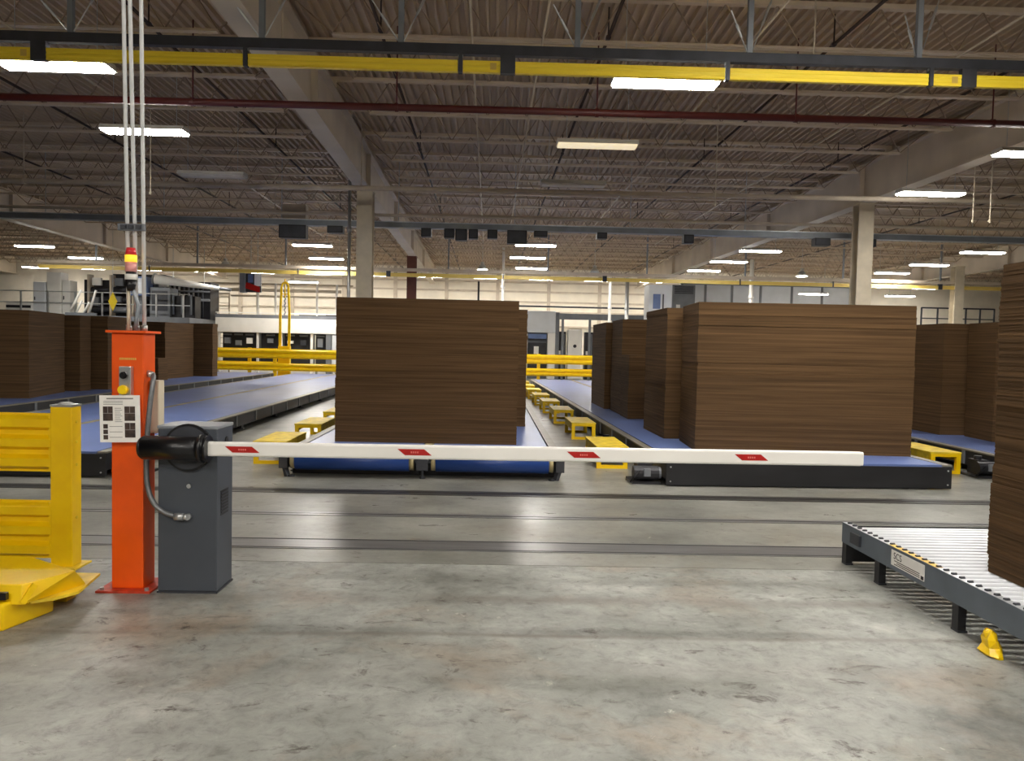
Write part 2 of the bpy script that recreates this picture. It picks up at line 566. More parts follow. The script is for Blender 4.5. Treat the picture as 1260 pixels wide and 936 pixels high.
seen = [
    (-5.48, 9.68, 'bright strip light at upper left, directly under the yellow conductor rail', 'on'),
    (-5.70, 12.55, 'bright strip light crossed by the three vertical conduits', 'on'),
    (2.03, 9.66, 'bright strip light under the yellow rail right of the picture centre', 'on'),
    (1.57, 12.65, 'dimly glowing strip light just beyond the red pipe, above the centre', 'dim'),
    (1.48, 15.70, 'unlit strip light behind the dim one, above the beige pipe', 'off'),
    (-5.80, 15.75, 'unlit strip light at left, hanging beyond the conduits', 'off'),
    (8.80, 15.65, 'bright strip light above and right of the cream column top', 'on'),
    (8.72, 12.45, 'bright strip light cut by the right edge of the photo', 'on'),
    (-17.0, 28.6, 'strip light at far left, just above the left end of the distant yellow rail', 'on'),
    (-17.1, 32.3, 'farther of the two strip lights at far left over the machinery', 'on'),
    (-6.35, 26.4, 'nearest of the three distant strip lights left of the tan column', 'on'),
    (-6.75, 30.4, 'middle of the three distant strip lights left of the tan column', 'on'),
    (-7.00, 33.8, 'farthest of the three distant strip lights left of the tan column', 'on'),
    (1.20, 25.0, 'nearest of the three stacked distant strip lights at the picture centre', 'on'),
    (1.08, 28.5, 'middle of the three stacked distant strip lights at the picture centre', 'on'),
    (1.38, 32.2, 'farthest of the three stacked distant strip lights at the picture centre', 'on'),
    (8.55, 25.05, 'nearest of the three distant strip lights left of the cream column', 'on'),
    (8.46, 28.2, 'middle of the three distant strip lights left of the cream column', 'on'),
    (8.45, 31.5, 'farthest of the three distant strip lights left of the cream column', 'on'),
    (15.3, 24.1, 'nearest distant strip light right of the cream column', 'on'),
    (15.65, 27.7, 'middle distant strip light right of the cream column', 'on'),
    (15.85, 30.7, 'farthest distant strip light right of the cream column, over the yellow rail', 'on'),
]
for x, y, lb, st in seen:
    lamp(x, y, lb, st)
# unseen lamps added to light the near side of the hall
for x, y in ((3.3, 6.85), (4.9, 6.85), (2.3, 2.815), (-3.6, -1.22), (4.5, -1.22), (-0.4, -2.565), (-4.5, -3.91), (2.2, -3.91), (-1.2, -5.255), (5.5, -5.255)):
    lamp(x, y, 'added strip light outside the picture, lighting the camera side of the hall', 'on', group='added strip lights above the camera')
for x, y in ((22.0, 12.5), (22.0, 6.0)):  # more unseen lamps, added for light from the right
    lamp(x, y, 'added strip light outside the picture, lighting the right side of the hall', 'on', group='added strip lights at the right side')
ORD = 'first second third fourth fifth sixth seventh eighth ninth tenth eleventh twelfth thirteenth fourteenth fifteenth sixteenth seventeenth'.split()
for k in range(17):  # row of lamps added to brighten the far end
    lamp(-25.5 + 3.1 * k, 43.0, ORD[k] + ' strip light from the left in the added row along the far wall', 'on', 5.45, group='added strip lights along the far wall')
for x, y, lb in ((-9.0, 35.8, 'low far strip light right of the yellow mast'),
                 (14.8, 35.8, 'low far strip light just left of the cream column'), (18.9, 35.8, 'low far strip light above the white parapet at right')):
    lamp(x, y, lb, 'on', 4.42)

# round high-bay lamps far away
hb_h = MB().cyl((0, 0, 0.0), (0, 0, 0.22), 0.24, 14, 0.10).cyl((0, 0, 0.22), (0, 0, 0.34), 0.08, 10).mesh('shade', 'galv', True)
hb_d = MB().cyl((0, 0, -0.01), (0, 0, 0.0), 0.22, 14).mesh('lens', 'lamp')
hb_g = MB().cyl((0, 0, 0.34), (0, 0, 1.40), 0.012, 6).mesh('hanger', 'galv')
for x, y, lb in ((-12.3, 35.0, 'round high-bay lamp glowing at the left, above the white duct'), (-0.7, 34.0, 'round high-bay lamp glowing at the picture centre, left of the stacked strip lights'),
                 (4.3, 34.3, 'round high-bay lamp glowing right of the stacked strip lights'), (13.3, 33.5, 'round high-bay lamp glowing left of the cream column'),
                 ):
    t = thing('high_bay_lamp', lb, 'lamp', (x, y, 5.0), 0, 'round high-bay lamps')
    put('shade', hb_h, t); put('lens', hb_d, t); put('hanger', hb_g, t)

# ================================================================== CARDBOARD STACKS
def sheet_block(wx, dy, z0, z1, th=0.008, jit=0.004, seed=0, base=0.0):
    rnd = random.Random(seed)
    mb = MB()
    z = z0
    ox = oy = 0.0
    while z < z1 - 1e-4:
        h = min(th, z1 - z)
        if rnd.random() < 0.05:
            ox, oy = rnd.uniform(-jit, jit) * 1.6, rnd.uniform(-jit, jit) * 1.6
        a, c = ox + rnd.uniform(-jit, jit) * 0.5, oy + rnd.uniform(-jit, jit) * 0.5
        mb.box(-wx / 2 + a, wx / 2 + a, -dy / 2 + c, dy / 2 + c, z, z + h)
        z += th
    return mb


def stack(label, cx, cy, wx, dy, z0, z1, rz=0.0, split=None, seed=1, th=0.008, jit=0.004, m='card'):
    t = thing('cardboard_stack', label, 'cardboard stack', (cx, cy, z0), R(rz), 'stacks of corrugated board')
    hgt = z1 - z0
    cuts = [0.0] + ([s - z0 for s in split] if split else []) + [hgt]
    for i in range(len(cuts) - 1):
        stuff(sheet_block(wx, dy, cuts[i] + (0.006 if i else 0), cuts[i + 1], th, jit, seed * 10 + i).build('sheet_bundle', m, t))
    return t


ZB = 0.30      # conveyor belt level
# far left conveyor
stack('tall brown stack at the left edge of the photo, nearest on the far left conveyor', -11.13, 17.36, 2.0, 2.26, ZB, 2.17, 12.3, seed=1)
stack('brown stack second from the left edge, on the far left conveyor', -11.22, 19.28, 2.0, 0.5, ZB, 2.16, 0, seed=2)
stack('brown stack third from the left edge, partly behind the orange post', -10.98, 20.5, 2.0, 1.2, ZB, 2.18, 0, seed=3)
stack('low short stack just right of the orange post, in front of a tall dark stack', -11.32, 25.0, 1.1, 0.7, ZB, 1.02, 0, seed=4)
stack('tall dark stack right of the orange post, on the far left conveyor', -12.05, 27.0, 2.0, 2.4, ZB, 2.20, 0, seed=5)
stack('rearmost tall stack on the far left conveyor, beside the far yellow guard rails', -11.45, 28.7, 2.0, 0.5, ZB, 2.24, 0, seed=16)
# centre conveyor
stack('big dark stack on the centre conveyor, nearest the barrier arm', -0.92, 11.25, 2.42, 2.06, ZB, 2.22, 0, seed=6)
stack('stack directly behind the big centre stack, showing as a dark strip on its right', -0.72, 13.85, 2.44, 2.4, ZB, 2.23, 0, seed=7)
# right conveyor
stack('largest, best lit stack at the front of the right conveyor, seam near its top', 4.05, 10.45, 2.78, 1.15, ZB, 2.25, -3.5, split=[1.94], seed=8)
stack('tall stack directly behind the largest stack on the right conveyor', 3.80, 12.05, 2.6, 1.45, ZB, 2.24, 1, seed=9)
stack('half-height stack on the right conveyor in front of a taller one', 3.75, 14.85, 2.5, 0.8, ZB, 1.51, 1, seed=10)
stack('tall stack on the right conveyor just behind the half-height stack', 3.75, 15.95, 2.5, 1.2, ZB, 2.22, 1, seed=11)
stack('rearmost dark stack on the right conveyor, nearest the far yellow guardrail', 3.62, 17.8, 2.5, 2.0, ZB, 2.20, 1, seed=12)
# far right conveyor
stack('dark stack on the far right conveyor, between the largest stack and the near right stack', 8.72, 13.8, 2.6, 2.3, ZB, 2.16, 1, seed=13)
stack('narrow strip of a stack on the far right conveyor, beside the near right stack', 9.25, 12.0, 3.0, 0.8, ZB, 2.16, -4, seed=14)
# near right, on the roller conveyor
stack('near stack cut by the right edge of the photo, standing on the roller conveyor', 3.92, 3.72, 1.75, 1.75, 0.292, 2.165, 0, seed=15, th=0.0075, jit=0.005)

# ================================================================== BELT CONVEYORS
def conveyor(label, x0, x1, y0, y1, rz, front='plate', lanes=2):
    """two-lane blue belt conveyor; root at its front centre"""
    cx = (x0 + x1) / 2
    W = (x1 - x0) / 2
    L = y1 - y0
    t = thing('belt_conveyor', label, 'conveyor', (cx, y0, 0), R(rz), 'blue two-lane belt conveyors')
    ys = 0.0 if front != 'roll' else 0.16
    b = MB()
    b.box(-W, W, ys + 0.03, L, 0.10, 0.265)
    for s in (-1, 1):
        b.box(s * W - 0.02, s * W + 0.02, ys + 0.02, L, 0.08, 0.285)
    b.build('frame', 'conv_side', t)
    gap = 0.07
    for s in (-1, 1):
        xa, xb = (gap, W - 0.10) if s > 0 else (-W + 0.10, -gap)
        MB().box(xa, xb, ys, L, 0.265, ZB - 0.001).build('belt', 'blue', t)
        MB().box(s * W - (0.08 if s > 0 else 0.03), s * W + (0.03 if s > 0 else 0.08), ys, L, 0.28, 0.2995).build('edge_strip', 'strip', t)
    MB().box(-0.05, 0.05, ys, L, 0.27, 0.2995).build('centre_strip', 'strip_y', t)
    # feet and cross seams along the side
    lg = MB().box(-0.04, 0.04, -0.05, 0.05, 0, 0.12).box(-0.07, 0.07, -0.07, 0.07, 0, 0.015).mesh('foot', 'dark')
    k = 0.5
    while k < L:
        for s in (-1, 1):
            put('foot', lg, t, (s * (W - 0.06), k, 0))
        k += 2.4
    rb = MB().box(-0.012, 0.012, -0.03, 0.03, 0.09, 0.28).mesh('side_bracket', 'mach_grey')
    k = 1.2
    while k < min(L, 22):
        for s in (-1, 1):
            put('side_bracket', rb, t, (s * (W + 0.025), k, 0))
        k += 1.2
    if front == 'plate':
        p = MB().box(-W - 0.02, W + 0.02, -0.02, 0.02, 0.012, 0.275).build('front_plate', 'black_matte', t, bevel=0.004)
        for s in (-1, 1):
            for zz in (0.06, 0.23):
                MB().cyl((s * (W - 0.03), -0.021, zz), (s * (W - 0.03), -0.03, zz), 0.010, 8).build('bolt', 'galv', p)
    else:
        for s in (-1, 1):
            xa, xb = (0.16, W - 0.14) if s > 0 else (-W + 0.14, -0.16)
            r_ = MB().cyl((xa, 0.11, 0.19), (xb, 0.11, 0.19), 0.112, 24).build('belt_roll', 'blue_roll', t, smooth=True)
            for xx in (xa, xb):
                d = 0.06 if xx == xa else -0.06
                MB().cyl((xx - d * 0.9, 0.11, 0.19), (xx, 0.11, 0.19), 0.100, 20).build('roll_end', 'strip_y', r_, smooth=True)
        h = MB().box(-0.07, 0.07, 0.02, 0.20, 0.10, 0.27).cyl((0, 0.06, 0.02), (0, 0.06, 0.12), 0.018, 8).cyl((0, 0.06, 0.0), (0, 0.06, 0.02), 0.035, 10).box(-0.10, 0.10, 0.05, 0.16, 0.19, 0.22)
        h.build('bearing_bracket', 'dark', t)
        for s in (-1, 1):
            q = MB().box(s * W - 0.05, s * W + 0.05, 0.04, 0.24, 0.10, 0.27).bar((s * W, 0.10, 0.14), (s * (W - 0.05), 0.06, 0.0), 0.05).cyl((s * (W - 0.1), 0.06, 0.0), (s * (W - 0.1), 0.06, 0.02), 0.04, 10)
            q.build('end_bracket', 'dark', t)
        MB().box(-W + 0.05, W - 0.05, 0.30, 0.34, 0.0, 0.20).build('shade_panel', 'black_matte', t)  # dark panel standing in for the shade under the belt rolls
    return t


def drive_unit(par, x, y):
    """gearmotor with chain guard beside a conveyor"""
    mb = MB().cyl((x - 0.16, y, 0.13), (x + 0.14, y, 0.13), 0.085, 14).box(x - 0.09, x + 0.09, y + 0.08, y + 0.30, 0.02, 0.22)
    mb.cyl((x - 0.02, y + 0.19, 0.22), (x - 0.02, y + 0.19, 0.27), 0.05, 10)
    mb.box(x - 0.18, x + 0.16, y - 0.07, y + 0.34, 0.0, 0.03)
    o = mb.build('drive_motor', 'mach', par)
    MB().cyl((x + 0.14, y, 0.13), (x + 0.17, y, 0.13), 0.07, 14).build('fan_cover', 'mach_grey', o)
    MB().box(x - 0.05, x + 0.03, y - 0.11, y - 0.075, 0.10, 0.19).build('terminal_box', 'mach_grey', o)
    MB().tube([(x - 0.1, y - 0.09, 0.16), (x - 0.17, y - 0.12, 0.10), (x - 0.2, y - 0.06, 0.03), (x - 0.21, y + 0.15, 0.02)], 0.012, 6).build('cable', 'black', o)
    return o


YE = 32.0
c1 = conveyor('far left blue belt conveyor carrying the dark stacks at the left', -12.75, -9.25, 12.0, YE + 1, 0.8)
c2 = conveyor('wide empty blue belt conveyor behind the orange post and grey barrier cabinet', -8.0, -4.50, 8.85, YE + 1, 1.5)
c3 = conveyor('centre blue belt conveyor with two blue front rollers', -2.53, 0.80, 9.15, YE, 0.35, 'roll')
c4 = conveyor('right blue belt conveyor with a solid black front plate', 2.06, 5.50, 9.05, YE, 1.5)
c5 = conveyor('far right blue belt conveyor behind the near stack', 6.75, 10.2, 9.6, YE, 1.0)
drive_unit(c2, 1.98, 0.22)
drive_unit(c4, -1.94, 0.16)
drive_unit(c4, -1.94, 2.75)
drive_unit(c5, -1.86, 0.5)

# ================================================================== YELLOW STEP COVERS BETWEEN THE CONVEYORS
def step_cover():
    t = thing('step_cover', 'low yellow steel step cover', 'step cover')
    w_, l_ = 0.21, 1.15
    MB().box(-w_ - 0.01, w_ + 0.01, 0, l_, 0.275, 0.30).build('top_plate', 'yellow_worn', t, bevel=0.006)
    for y in (0.0, l_ - 0.05):
        MB().box(-w_, w_, y, y + 0.05, 0.0, 0.045).build('foot_rail', 'yellow', t)
        MB().box(-w_, w_, y, y + 0.05, 0.235, 0.275).build('head_rail', 'yellow', t)
        for s in (-1, 1):
            MB().box(s * w_ - (0.06 if s > 0 else 0), s * w_ + (0.06 if s < 0 else 0), y, y + 0.05, 0.045, 0.235).build('leg', 'yellow', t)
    for s in (-1, 1):
        MB().box(s * w_ - (0.008 if s > 0 else 0), s * w_ + (0.008 if s < 0 else 0), 0.05, l_ - 0.05, 0.17, 0.275).build('side_plate', 'yellow_worn', t)
    return t


ordn = ['nearest', 'second nearest', 'third', 'fourth', 'fifth', 'sixth', 'seventh', 'eighth']
spots = []
for k, (x, y) in enumerate(((1.59, 10.25), (1.57, 13.5), (1.46, 16.3), (1.38, 18.9), (1.30, 21.4), (1.22, 24.0), (1.14, 26.6), (1.06, 29.2))):
    spots.append((x, y, ordn[k] + ' yellow step cover in the row between the centre and right conveyors', 'step covers between centre and right conveyors'))
for k, (x, y) in enumerate(((-2.96, 10.1), (-3.02, 12.4), (-3.08, 14.7), (-3.14, 17.0))):
    spots.append((x, y, ordn[k] + ' yellow step cover in the row left of the centre conveyor', 'step covers left of the centre conveyor'))
spots.append((6.19, 10.33, 'yellow step cover at the right end of the black-fronted conveyor', 'step covers right of the right conveyor'))
spots.append((6.20, 13.2, 'yellow step cover second along the gap beside the far right conveyor, behind the largest stack', 'step covers right of the right conveyor'))
sc0 = step_cover()
for k, (x, y, lb, gp) in enumerate(spots):
    o = sc0 if k == 0 else copy_tree(sc0)
    o.location = (x, y, 0)
    o.rotation_euler.z = R(1.0)
    tag(o, lb, 'step cover', gp)

# small tilted yellow warning plate on the floor left of the centre conveyor
t = thing('tilted_cover', 'tilted yellow cover plate between the left and centre conveyors, beside the centre stack', 'cover', (-3.15, 19.6, 0), R(10))
MB().add([(-0.5, 0, 0), (0.5, 0, 0), (0.3, 0, 0.42), (0.12, 0, 0.42), (-0.5, 0.8, 0), (0.5, 0.8, 0), (0.3, 0.8, 0.42), (0.12, 0.8, 0.42)],
         [(0, 1, 2, 3), (4, 5, 6, 7), (0, 1, 5, 4), (1, 2, 6, 5), (2, 3, 7, 6), (3, 0, 4, 7)]).build('cover_shell', 'yellow', t)
MB().bar((-0.46, -0.012, 0.05), (0.10, -0.012, 0.40), 0.02, 0.05).build('stripe', 'maroon', t)

# ================================================================== BARRIER
# cabinet
t = thing('barrier_gate', 'charcoal grey barrier gate with a long white arm reaching right', 'barrier gate', (-1.93, 4.98, 0))
MB().box(-0.185, 0.185, -0.14, 0.14, 0.012, 1.045).build('body', 'cab', t, bevel=0.006)
MB().box(-0.19, 0.19, -0.145, 0.145, 1.045, 1.066).build('lid', 'cab_top', t, bevel=0.006)
MB().box(-0.19, 0.19, -0.145, 0.145, 0.0, 0.012).build('plinth', 'dark', t)
d = MB().cyl((0.01, -0.14, 0.93), (0.01, -0.165, 0.93), 0.150, 32).build('pivot_disc', 'black', t, smooth=True)
MB().cyl((0.01, -0.165, 0.93), (0.01, -0.172, 0.93), 0.135, 32).build('disc_rim', 'dark', d, smooth=True)
hb = MB().cyl((-0.235, -0.225, 0.935), (0.16, -0.225, 0.935), 0.074, 24).cyl((-0.255, -0.225, 0.935), (-0.235, -0.225, 0.935), 0.060, 24, 0.074).build('arm_holder', 'black', t, smooth=True)
MB().cyl((0.11, -0.225, 0.935), (0.135, -0.225, 0.935), 0.088, 24).cyl((0.15, -0.225, 0.935), (0.165, -0.225, 0.935), 0.082, 24).build('clamp_ring', 'black', hb, smooth=True)
lk = MB().cyl((0.01, -0.14, 0.685), (0.01, -0.150, 0.685), 0.014, 14).build('lock', 'galv', t, smooth=True)
ln = MB()
for k in range(7):
    ln.box(0.185, 0.190, -0.07, 0.05, 0.50 + k * 0.02, 0.51 + k * 0.02)
vt = MB().box(0.185, 0.187, -0.08, 0.06, 0.485, 0.645).build('vent', 'black_matte', t)
ln.build('vent_louvres', 'dark', vt)
MB().cyl((0.186, 0.02, 0.955), (0.190, 0.02, 0.955), 0.030, 16).build('side_plug', 'black_matte', t)

# arm: real piece, slopes up slightly to the right
n = 12
prof = []
HH, RR = 0.045, 0.014
for cx_, cz_, a0 in ((0.022 - RR, HH - RR, 0), (-0.022 + RR, HH - RR, 90), (-0.022 + RR, -HH + RR, 180), (0.022 - RR, -HH + RR, 270)):
    for k in range(4):
        a = R(a0 + 30 * k)
        prof.append((cx_ + RR * math.cos(a), cz_ + RR * math.sin(a)))
t = lab(MB().prism(prof, 'x', 0.0, 4.07).build('barrier_arm', 'white', t, (0.16, -0.225, 0.935)), 'long white arm with red markers')
t.rotation_euler = (0, R(-0.2), 0)
MB().prism([(u * 0.9, v * 0.95) for u, v in prof], 'x', 4.07, 4.085).build('end_cap', 'white', t)
for xm in (0.11, 1.17, 2.22, 3.27):
    mk = MB().prism([(xm, 0.020), (xm + 0.165, 0.020), (xm + 0.212, -0.018), (xm + 0.047, -0.018)], 'y', -0.0236, -0.0222).build('red_marker', 'red', t)
    pr = MB()
    for q in range(4):
        pr.box(xm + 0.082 + q * 0.013, xm + 0.091 + q * 0.013, -0.0246, -0.0236, -0.005, 0.006)
    pr.build('marker_print', 'pink', t)

# ================================================================== ORANGE POST
px, py = -2.325, 4.965
t = thing('orange_post', 'square orange steel control post left of the grey barrier cabinet', 'post', (px, py, 0))
MB().box(-0.10, 0.10, -0.085, 0.085, 0.012, 1.64).build('shaft', 'orange', t, bevel=0.008)
MB().box(-0.125, 0.125, -0.11, 0.11, 1.64, 1.655).build('cap_plate', 'orange', t)
bp = MB().box(-0.17, 0.17, -0.15, 0.15, 0.0, 0.012).build('base_plate', 'orange_worn', t)
for a in (-1, 1):
    for c in (-1, 1):
        MB().cyl((a * 0.14, c * 0.125, 0.012), (a * 0.14, c * 0.125, 0.03), 0.014, 6).build('anchor_bolt', 'galv', bp)
sb = MB().box(-0.035, 0.040, -0.125, -0.085, 1.235, 1.430).build('switch_box', 'galv', t, bevel=0.004)
MB().cyl((0.002, -0.125, 1.375), (0.002, -0.150, 1.375), 0.022, 16).cyl((0.002, -0.150, 1.375), (0.002, -0.158, 1.375), 0.016, 16).build('selector_knob', 'black', sb, smooth=True)
MB().cyl((0.002, -0.125, 1.285), (0.002, -0.145, 1.285), 0.018, 16).cyl((0.002, -0.145, 1.285), (0.002, -0.165, 1.285), 0.032, 18, 0.026).build('push_button', 'yellow', sb, smooth=True)
nl = MB()
for q in range(9):
    nl.box(-0.050 + q * 0.012, -0.042 + q * 0.012, -0.0865, -0.085, 1.470, 1.484)
nl.build('lettering', 'tape', t)

# instruction sheet fixed on the post
t = thing('instruction_sheet', 'white instruction sheet with printed pictures on the front of the orange post', 'sign', (px - 0.018, py - 0.135, 0.955))
t.rotation_euler = (0, R(-1.2), 0)
MB().box(-0.125, 0.125, -0.004, 0.0, 0, 0.295).build('board', 'paper', t)
MB().box(-0.02, 0.02, 0.0, 0.05, 0.08, 0.22).build('mount', 'galv', t)
for (xa, xb, za, zb) in ((-0.103, -0.043, 0.135, 0.225), (0.030, 0.095, 0.135, 0.225), (0.030, 0.095, 0.030, 0.122)):
    ph = MB().box(xa, xb, -0.0055, -0.004, za, zb).build('picture', 'photo', t)
    xm, zm = (xa + xb) / 2, za + (zb - za) * 0.55
    MB().box(xm - 0.002, xm + 0.002, -0.0062, -0.0055, zm, zb).box(xa, xb, -0.0062, -0.0055, zm - 0.004, zm).build('picture_divider', 'ink', ph)
for z in (0.018, 0.052, 0.086):
    MB().box(-0.103, -0.075, -0.0055, -0.004, z, z + 0.028).build('small_picture', 'photo', t)
tx = MB()
tx.box(-0.08, 0.085, -0.0050, -0.004, 0.270, 0.278)
for k in range(3):
    tx.box(-0.10, 0.02, -0.0050, -0.004, 0.236 + k * 0.010, 0.239 + k * 0.010)
for k in range(8):
    tx.box(-0.030, 0.015 - (k % 3) * 0.006, -0.0050, -0.004, 0.128 + k * 0.012, 0.131 + k * 0.012)
for k in range(3):
    tx.box(-0.065, 0.015, -0.0050, -0.004, 0.030 + k * 0.034, 0.033 + k * 0.034)
tx.build('text_lines', 'ink', t)

# junction box and flexible conduit from post to cabinet
t = thing('junction_box', 'slim beige junction box on the right side of the orange post', 'box', (px + 0.135, py + 0.03, 1.00))
MB().box(-0.030, 0.030, -0.04, 0.04, 0.0, 0.34).build('enclosure', 'column', t, bevel=0.004)
MB().box(-0.026, 0.026, -0.045, -0.04, 0.01, 0.33).build('cover', 'pipe_beige', t)

pts = []
P0 = [(px + 0.10, py - 0.02, 1.385), (px + 0.135, py - 0.03, 1.375), (px + 0.148, py - 0.06, 1.33), (px + 0.14, py - 0.085, 1.18), (px + 0.132, py - 0.10, 1.00), (px + 0.130, py - 0.11, 0.82), (px + 0.145, py - 0.125, 0.68), (px + 0.19, py - 0.14, 0.575), (px + 0.26, py - 0.15, 0.52), (px + 0.345, py - 0.15, 0.495)]
for i in range(len(P0) - 1):
    for s in range(4):
        u = s / 4
        a, b_, c, d_ = (Vector(P0[max(i - 1, 0)]), Vector(P0[i]), Vector(P0[i + 1]), Vector(P0[min(i + 2, len(P0) - 1)]))
        pts.append(0.5 * ((2 * b_) + (c - a) * u + (2 * a - 5 * b_ + 4 * c - d_) * u * u + (3 * b_ - a - 3 * c + d_) * u ** 3))
pts.append(Vector(P0[-1]))
t = thing('flexible_conduit', 'grey flexible conduit looping from the orange post to the grey cabinet', 'conduit', tuple(P0[-1]))
o_ = Vector(P0[-1])
MB().tube([p - o_ for p in pts], 0.016, 10).build('hose', 'flex', t, smooth=True)
MB().cyl((-0.02, 0, 0.0), (0.035, 0, -0.002), 0.024, 12).cyl((0.035, 0, -0.002), (0.06, 0.0, -0.002), 0.019, 12).cyl((0.06, -0.01, -0.002), (0.06, 0.026, -0.002), 0.02, 12).build('fitting', 'galv', t, smooth=True)
MB().cyl(Vector(P0[0]) - o_, Vector(P0[1]) - o_, 0.022, 12).build('elbow', 'galv', t, smooth=True)

# three vertical conduits on top of the post
for k, (xa, xb, nm) in enumerate(((-2.36, -2.395, 'left'), (-2.31, -2.355, 'middle'), (-2.262, -2.285, 'right'))):
    yk = 4.975
    t = thing('conduit', nm + ' of the three vertical metal conduits rising from the orange post', 'conduit', (xa, yk, 1.655), 0, 'conduits above the orange post')
    top = Vector(((xb - xa) * 2.3, 0, 4.72))
    MB().cyl((0, 0, 0.0), top, 0.0125, 12).build('pipe', 'emt', t, smooth=True)
    MB().cyl((0, 0, 0.0), top * 0.008, 0.019, 12).build('connector', 'galv', t, smooth=True)
    MB().cyl(top * 0.47, top * 0.485, 0.016, 12).build('coupling', 'galv', t, smooth=True)
t = thing('conduit_clamp', 'grey slotted channel clamp holding the three conduits above the orange post', 'clamp', (-2.33, 4.945, 2.31))
MB().box(-0.085, 0.085, -0.010, 0.012, -0.022, 0.022).build('channel', 'mach_grey', t, bevel=0.003)
for xx in (-0.045, 0.0, 0.05):
    MB().box(xx - 0.018, xx + 0.018, -0.020, -0.010, -0.014, 0.014).cyl((xx + 0.012, -0.02, 0), (xx + 0.012, -0.028, 0), 0.006, 8).build('strap', 'dark', t)

t = thing('signal_beacon', 'small red and yellow signal beacon in front of the conduits above the orange post', 'beacon', (-2.315, 4.905, 1.655))
MB().cyl((-0.015, 0, 0.0), (-0.015, 0, 0.26), 0.010, 8).build('pole', 'column', t, smooth=True)
MB().tube([(0.03, 0.0, 0.0), (0.035, 0, 0.08), (0.045, 0, 0.16), (0.02, 0, 0.24), (0.0, 0, 0.28)], 0.013, 8).build('cable', 'tray', t, smooth=True)
MB().cyl((0, 0, 0.25), (0, 0, 0.32), 0.022, 16, 0.036).build('base', 'black', t, smooth=True)
MB().cyl((0, 0, 0.32), (0, 0, 0.355), 0.036, 16).build('collar', 'white', t, smooth=True)
MB().cyl((0, 0, 0.37), (0, 0, 0.430), 0.034, 16).build('pale_lens', 'beacon_p', t, smooth=True)
MB().cyl((0, 0, 0.355), (0, 0, 0.37), 0.030, 16).build('spacer', 'black', t, smooth=True)
MB().cyl((0, 0, 0.432), (0, 0, 0.475), 0.036, 16).build('amber_lens', 'beacon_y', t, smooth=True)
MB().cyl((0, 0, 0.475), (0, 0, 0.52), 0.034, 16, 0.026).build('top_lens', 'beacon_r', t, smooth=True)

# ================================================================== NEAR LEFT YELLOW GUARD RAIL
def guard_profile(h, depth=0.06, ribs=3):
    """closed section (y, z) of a ribbed guard rail; ribs bulge towards -y"""
    out, pts_ = [], []
    step = h / ribs
    for k in range(ribs):
        z = k * step
        pts_ += [(0, z), (0, z + step * 0.12), (-depth, z + step * 0.30), (-depth, z + step * 0.70), (0, z + step * 0.88)]
    pts_.append((0, h))
    back = [(y + 0.006, z) for y, z in reversed(pts_)]
    return pts_ + back


t = thing('guard_rail', 'yellow steel guard rail with square end post at the left edge of the photo', 'guard rail', (-2.99, 5.385, 0))
p_ = MB().box(-0.075, 0.075, -0.06, 0.06, 0.012, 1.125).build('post', 'yellow', t, bevel=0.008)
MB().box(-0.077, 0.077, -0.062, 0.062, 1.125, 1.14).cyl((0, 0, 1.14), (0, 0, 1.155), 0.06, 16, 0.03).build('post_cap', 'galv', p_)
MB().box(-0.12, 0.12, -0.11, 0.11, 0, 0.012).build('base_plate', 'yellow_worn', t)
for z0 in (0.665, 0.055):
    r_ = MB().prism([(y, z + z0) for y, z in guard_profile(0.41, 0.045)], 'x', -2.3, -0.08).build('rail', 'yellow', t)
    MB().box(-0.10, -0.075, -0.035, 0.0, z0 + 0.01, z0 + 0.40).build('end_flange', 'yellow', r_)
for z in (0.35, 0.72, 0.88, 1.02):
    MB().cyl((0.075, -0.01, z), (0.082, -0.01, z), 0.010, 8).build('bolt', 'yellow_worn', t)
p2 = MB().box(-2.45, -2.30, -0.06, 0.06, 0.0, 1.125).build('post', 'yellow', t, bevel=0.008)

# low yellow hooded cover at lower left
t = thing('hooded_cover', 'low yellow hooded steel cover on the floor at the lower left corner', 'cover', (-2.70, 4.15, 0))
MB().add([(-0.75, 0.0, 0), (0.05, 0.0, 0), (0.14, 0.33, 0), (-0.75, 0.42, 0), (-0.75, 0.0, 0.15), (0.05, 0.0, 0.15), (0.14, 0.33, 0.15), (-0.75, 0.42, 0.15)],
         [(3, 2, 1, 0), (4, 5, 6, 7), (0, 1, 5, 4), (1, 2, 6, 5), (2, 3, 7, 6), (3, 0, 4, 7)]).build('base_block', 'yellow', t, bevel=0.012)
hd = MB().add([(-0.80, 0.04, 0.13), (0.125, 0.055, 0.13), (0.27, 0.44, 0.13), (-0.80, 0.56, 0.13),
               (-0.80, 0.06, 0.235), (0.105, 0.085, 0.235), (0.285, 0.29, 0.255), (-0.13, 0.55, 0.26), (-0.80, 0.56, 0.26)],
              [(3, 2, 1, 0), (4, 5, 6, 7, 8), (0, 1, 5, 4), (1, 2, 6, 5), (2, 7, 6), (2, 3, 8, 7), (3, 0, 4, 8)])
hd.build('hood', 'yellow', t, bevel=0.006)
MB().box(-0.45, 0.055, 0.025, 0.05, 0.165, 0.205).build('black_label', 'black', t)
MB().add([(0.13, 0.12, 0.115), (0.225, 0.18, 0.115), (0.30, 0.30, 0.115), (0.24, 0.66, 0.115), (-0.1, 0.66, 0.115), (-0.1, 0.3, 0.115),
          (0.13, 0.12, 0.13), (0.225, 0.18, 0.13), (0.30, 0.30, 0.13), (0.24, 0.66, 0.13), (-0.1, 0.66, 0.13), (-0.1, 0.3, 0.13)],
         [(5, 4, 3, 2, 1, 0), (6, 7, 8, 9, 10, 11)] + [(i, (i + 1) % 6, 6 + (i + 1) % 6, 6 + i) for i in range(6)]).build('ledge_plate', 'yellow_worn', t)
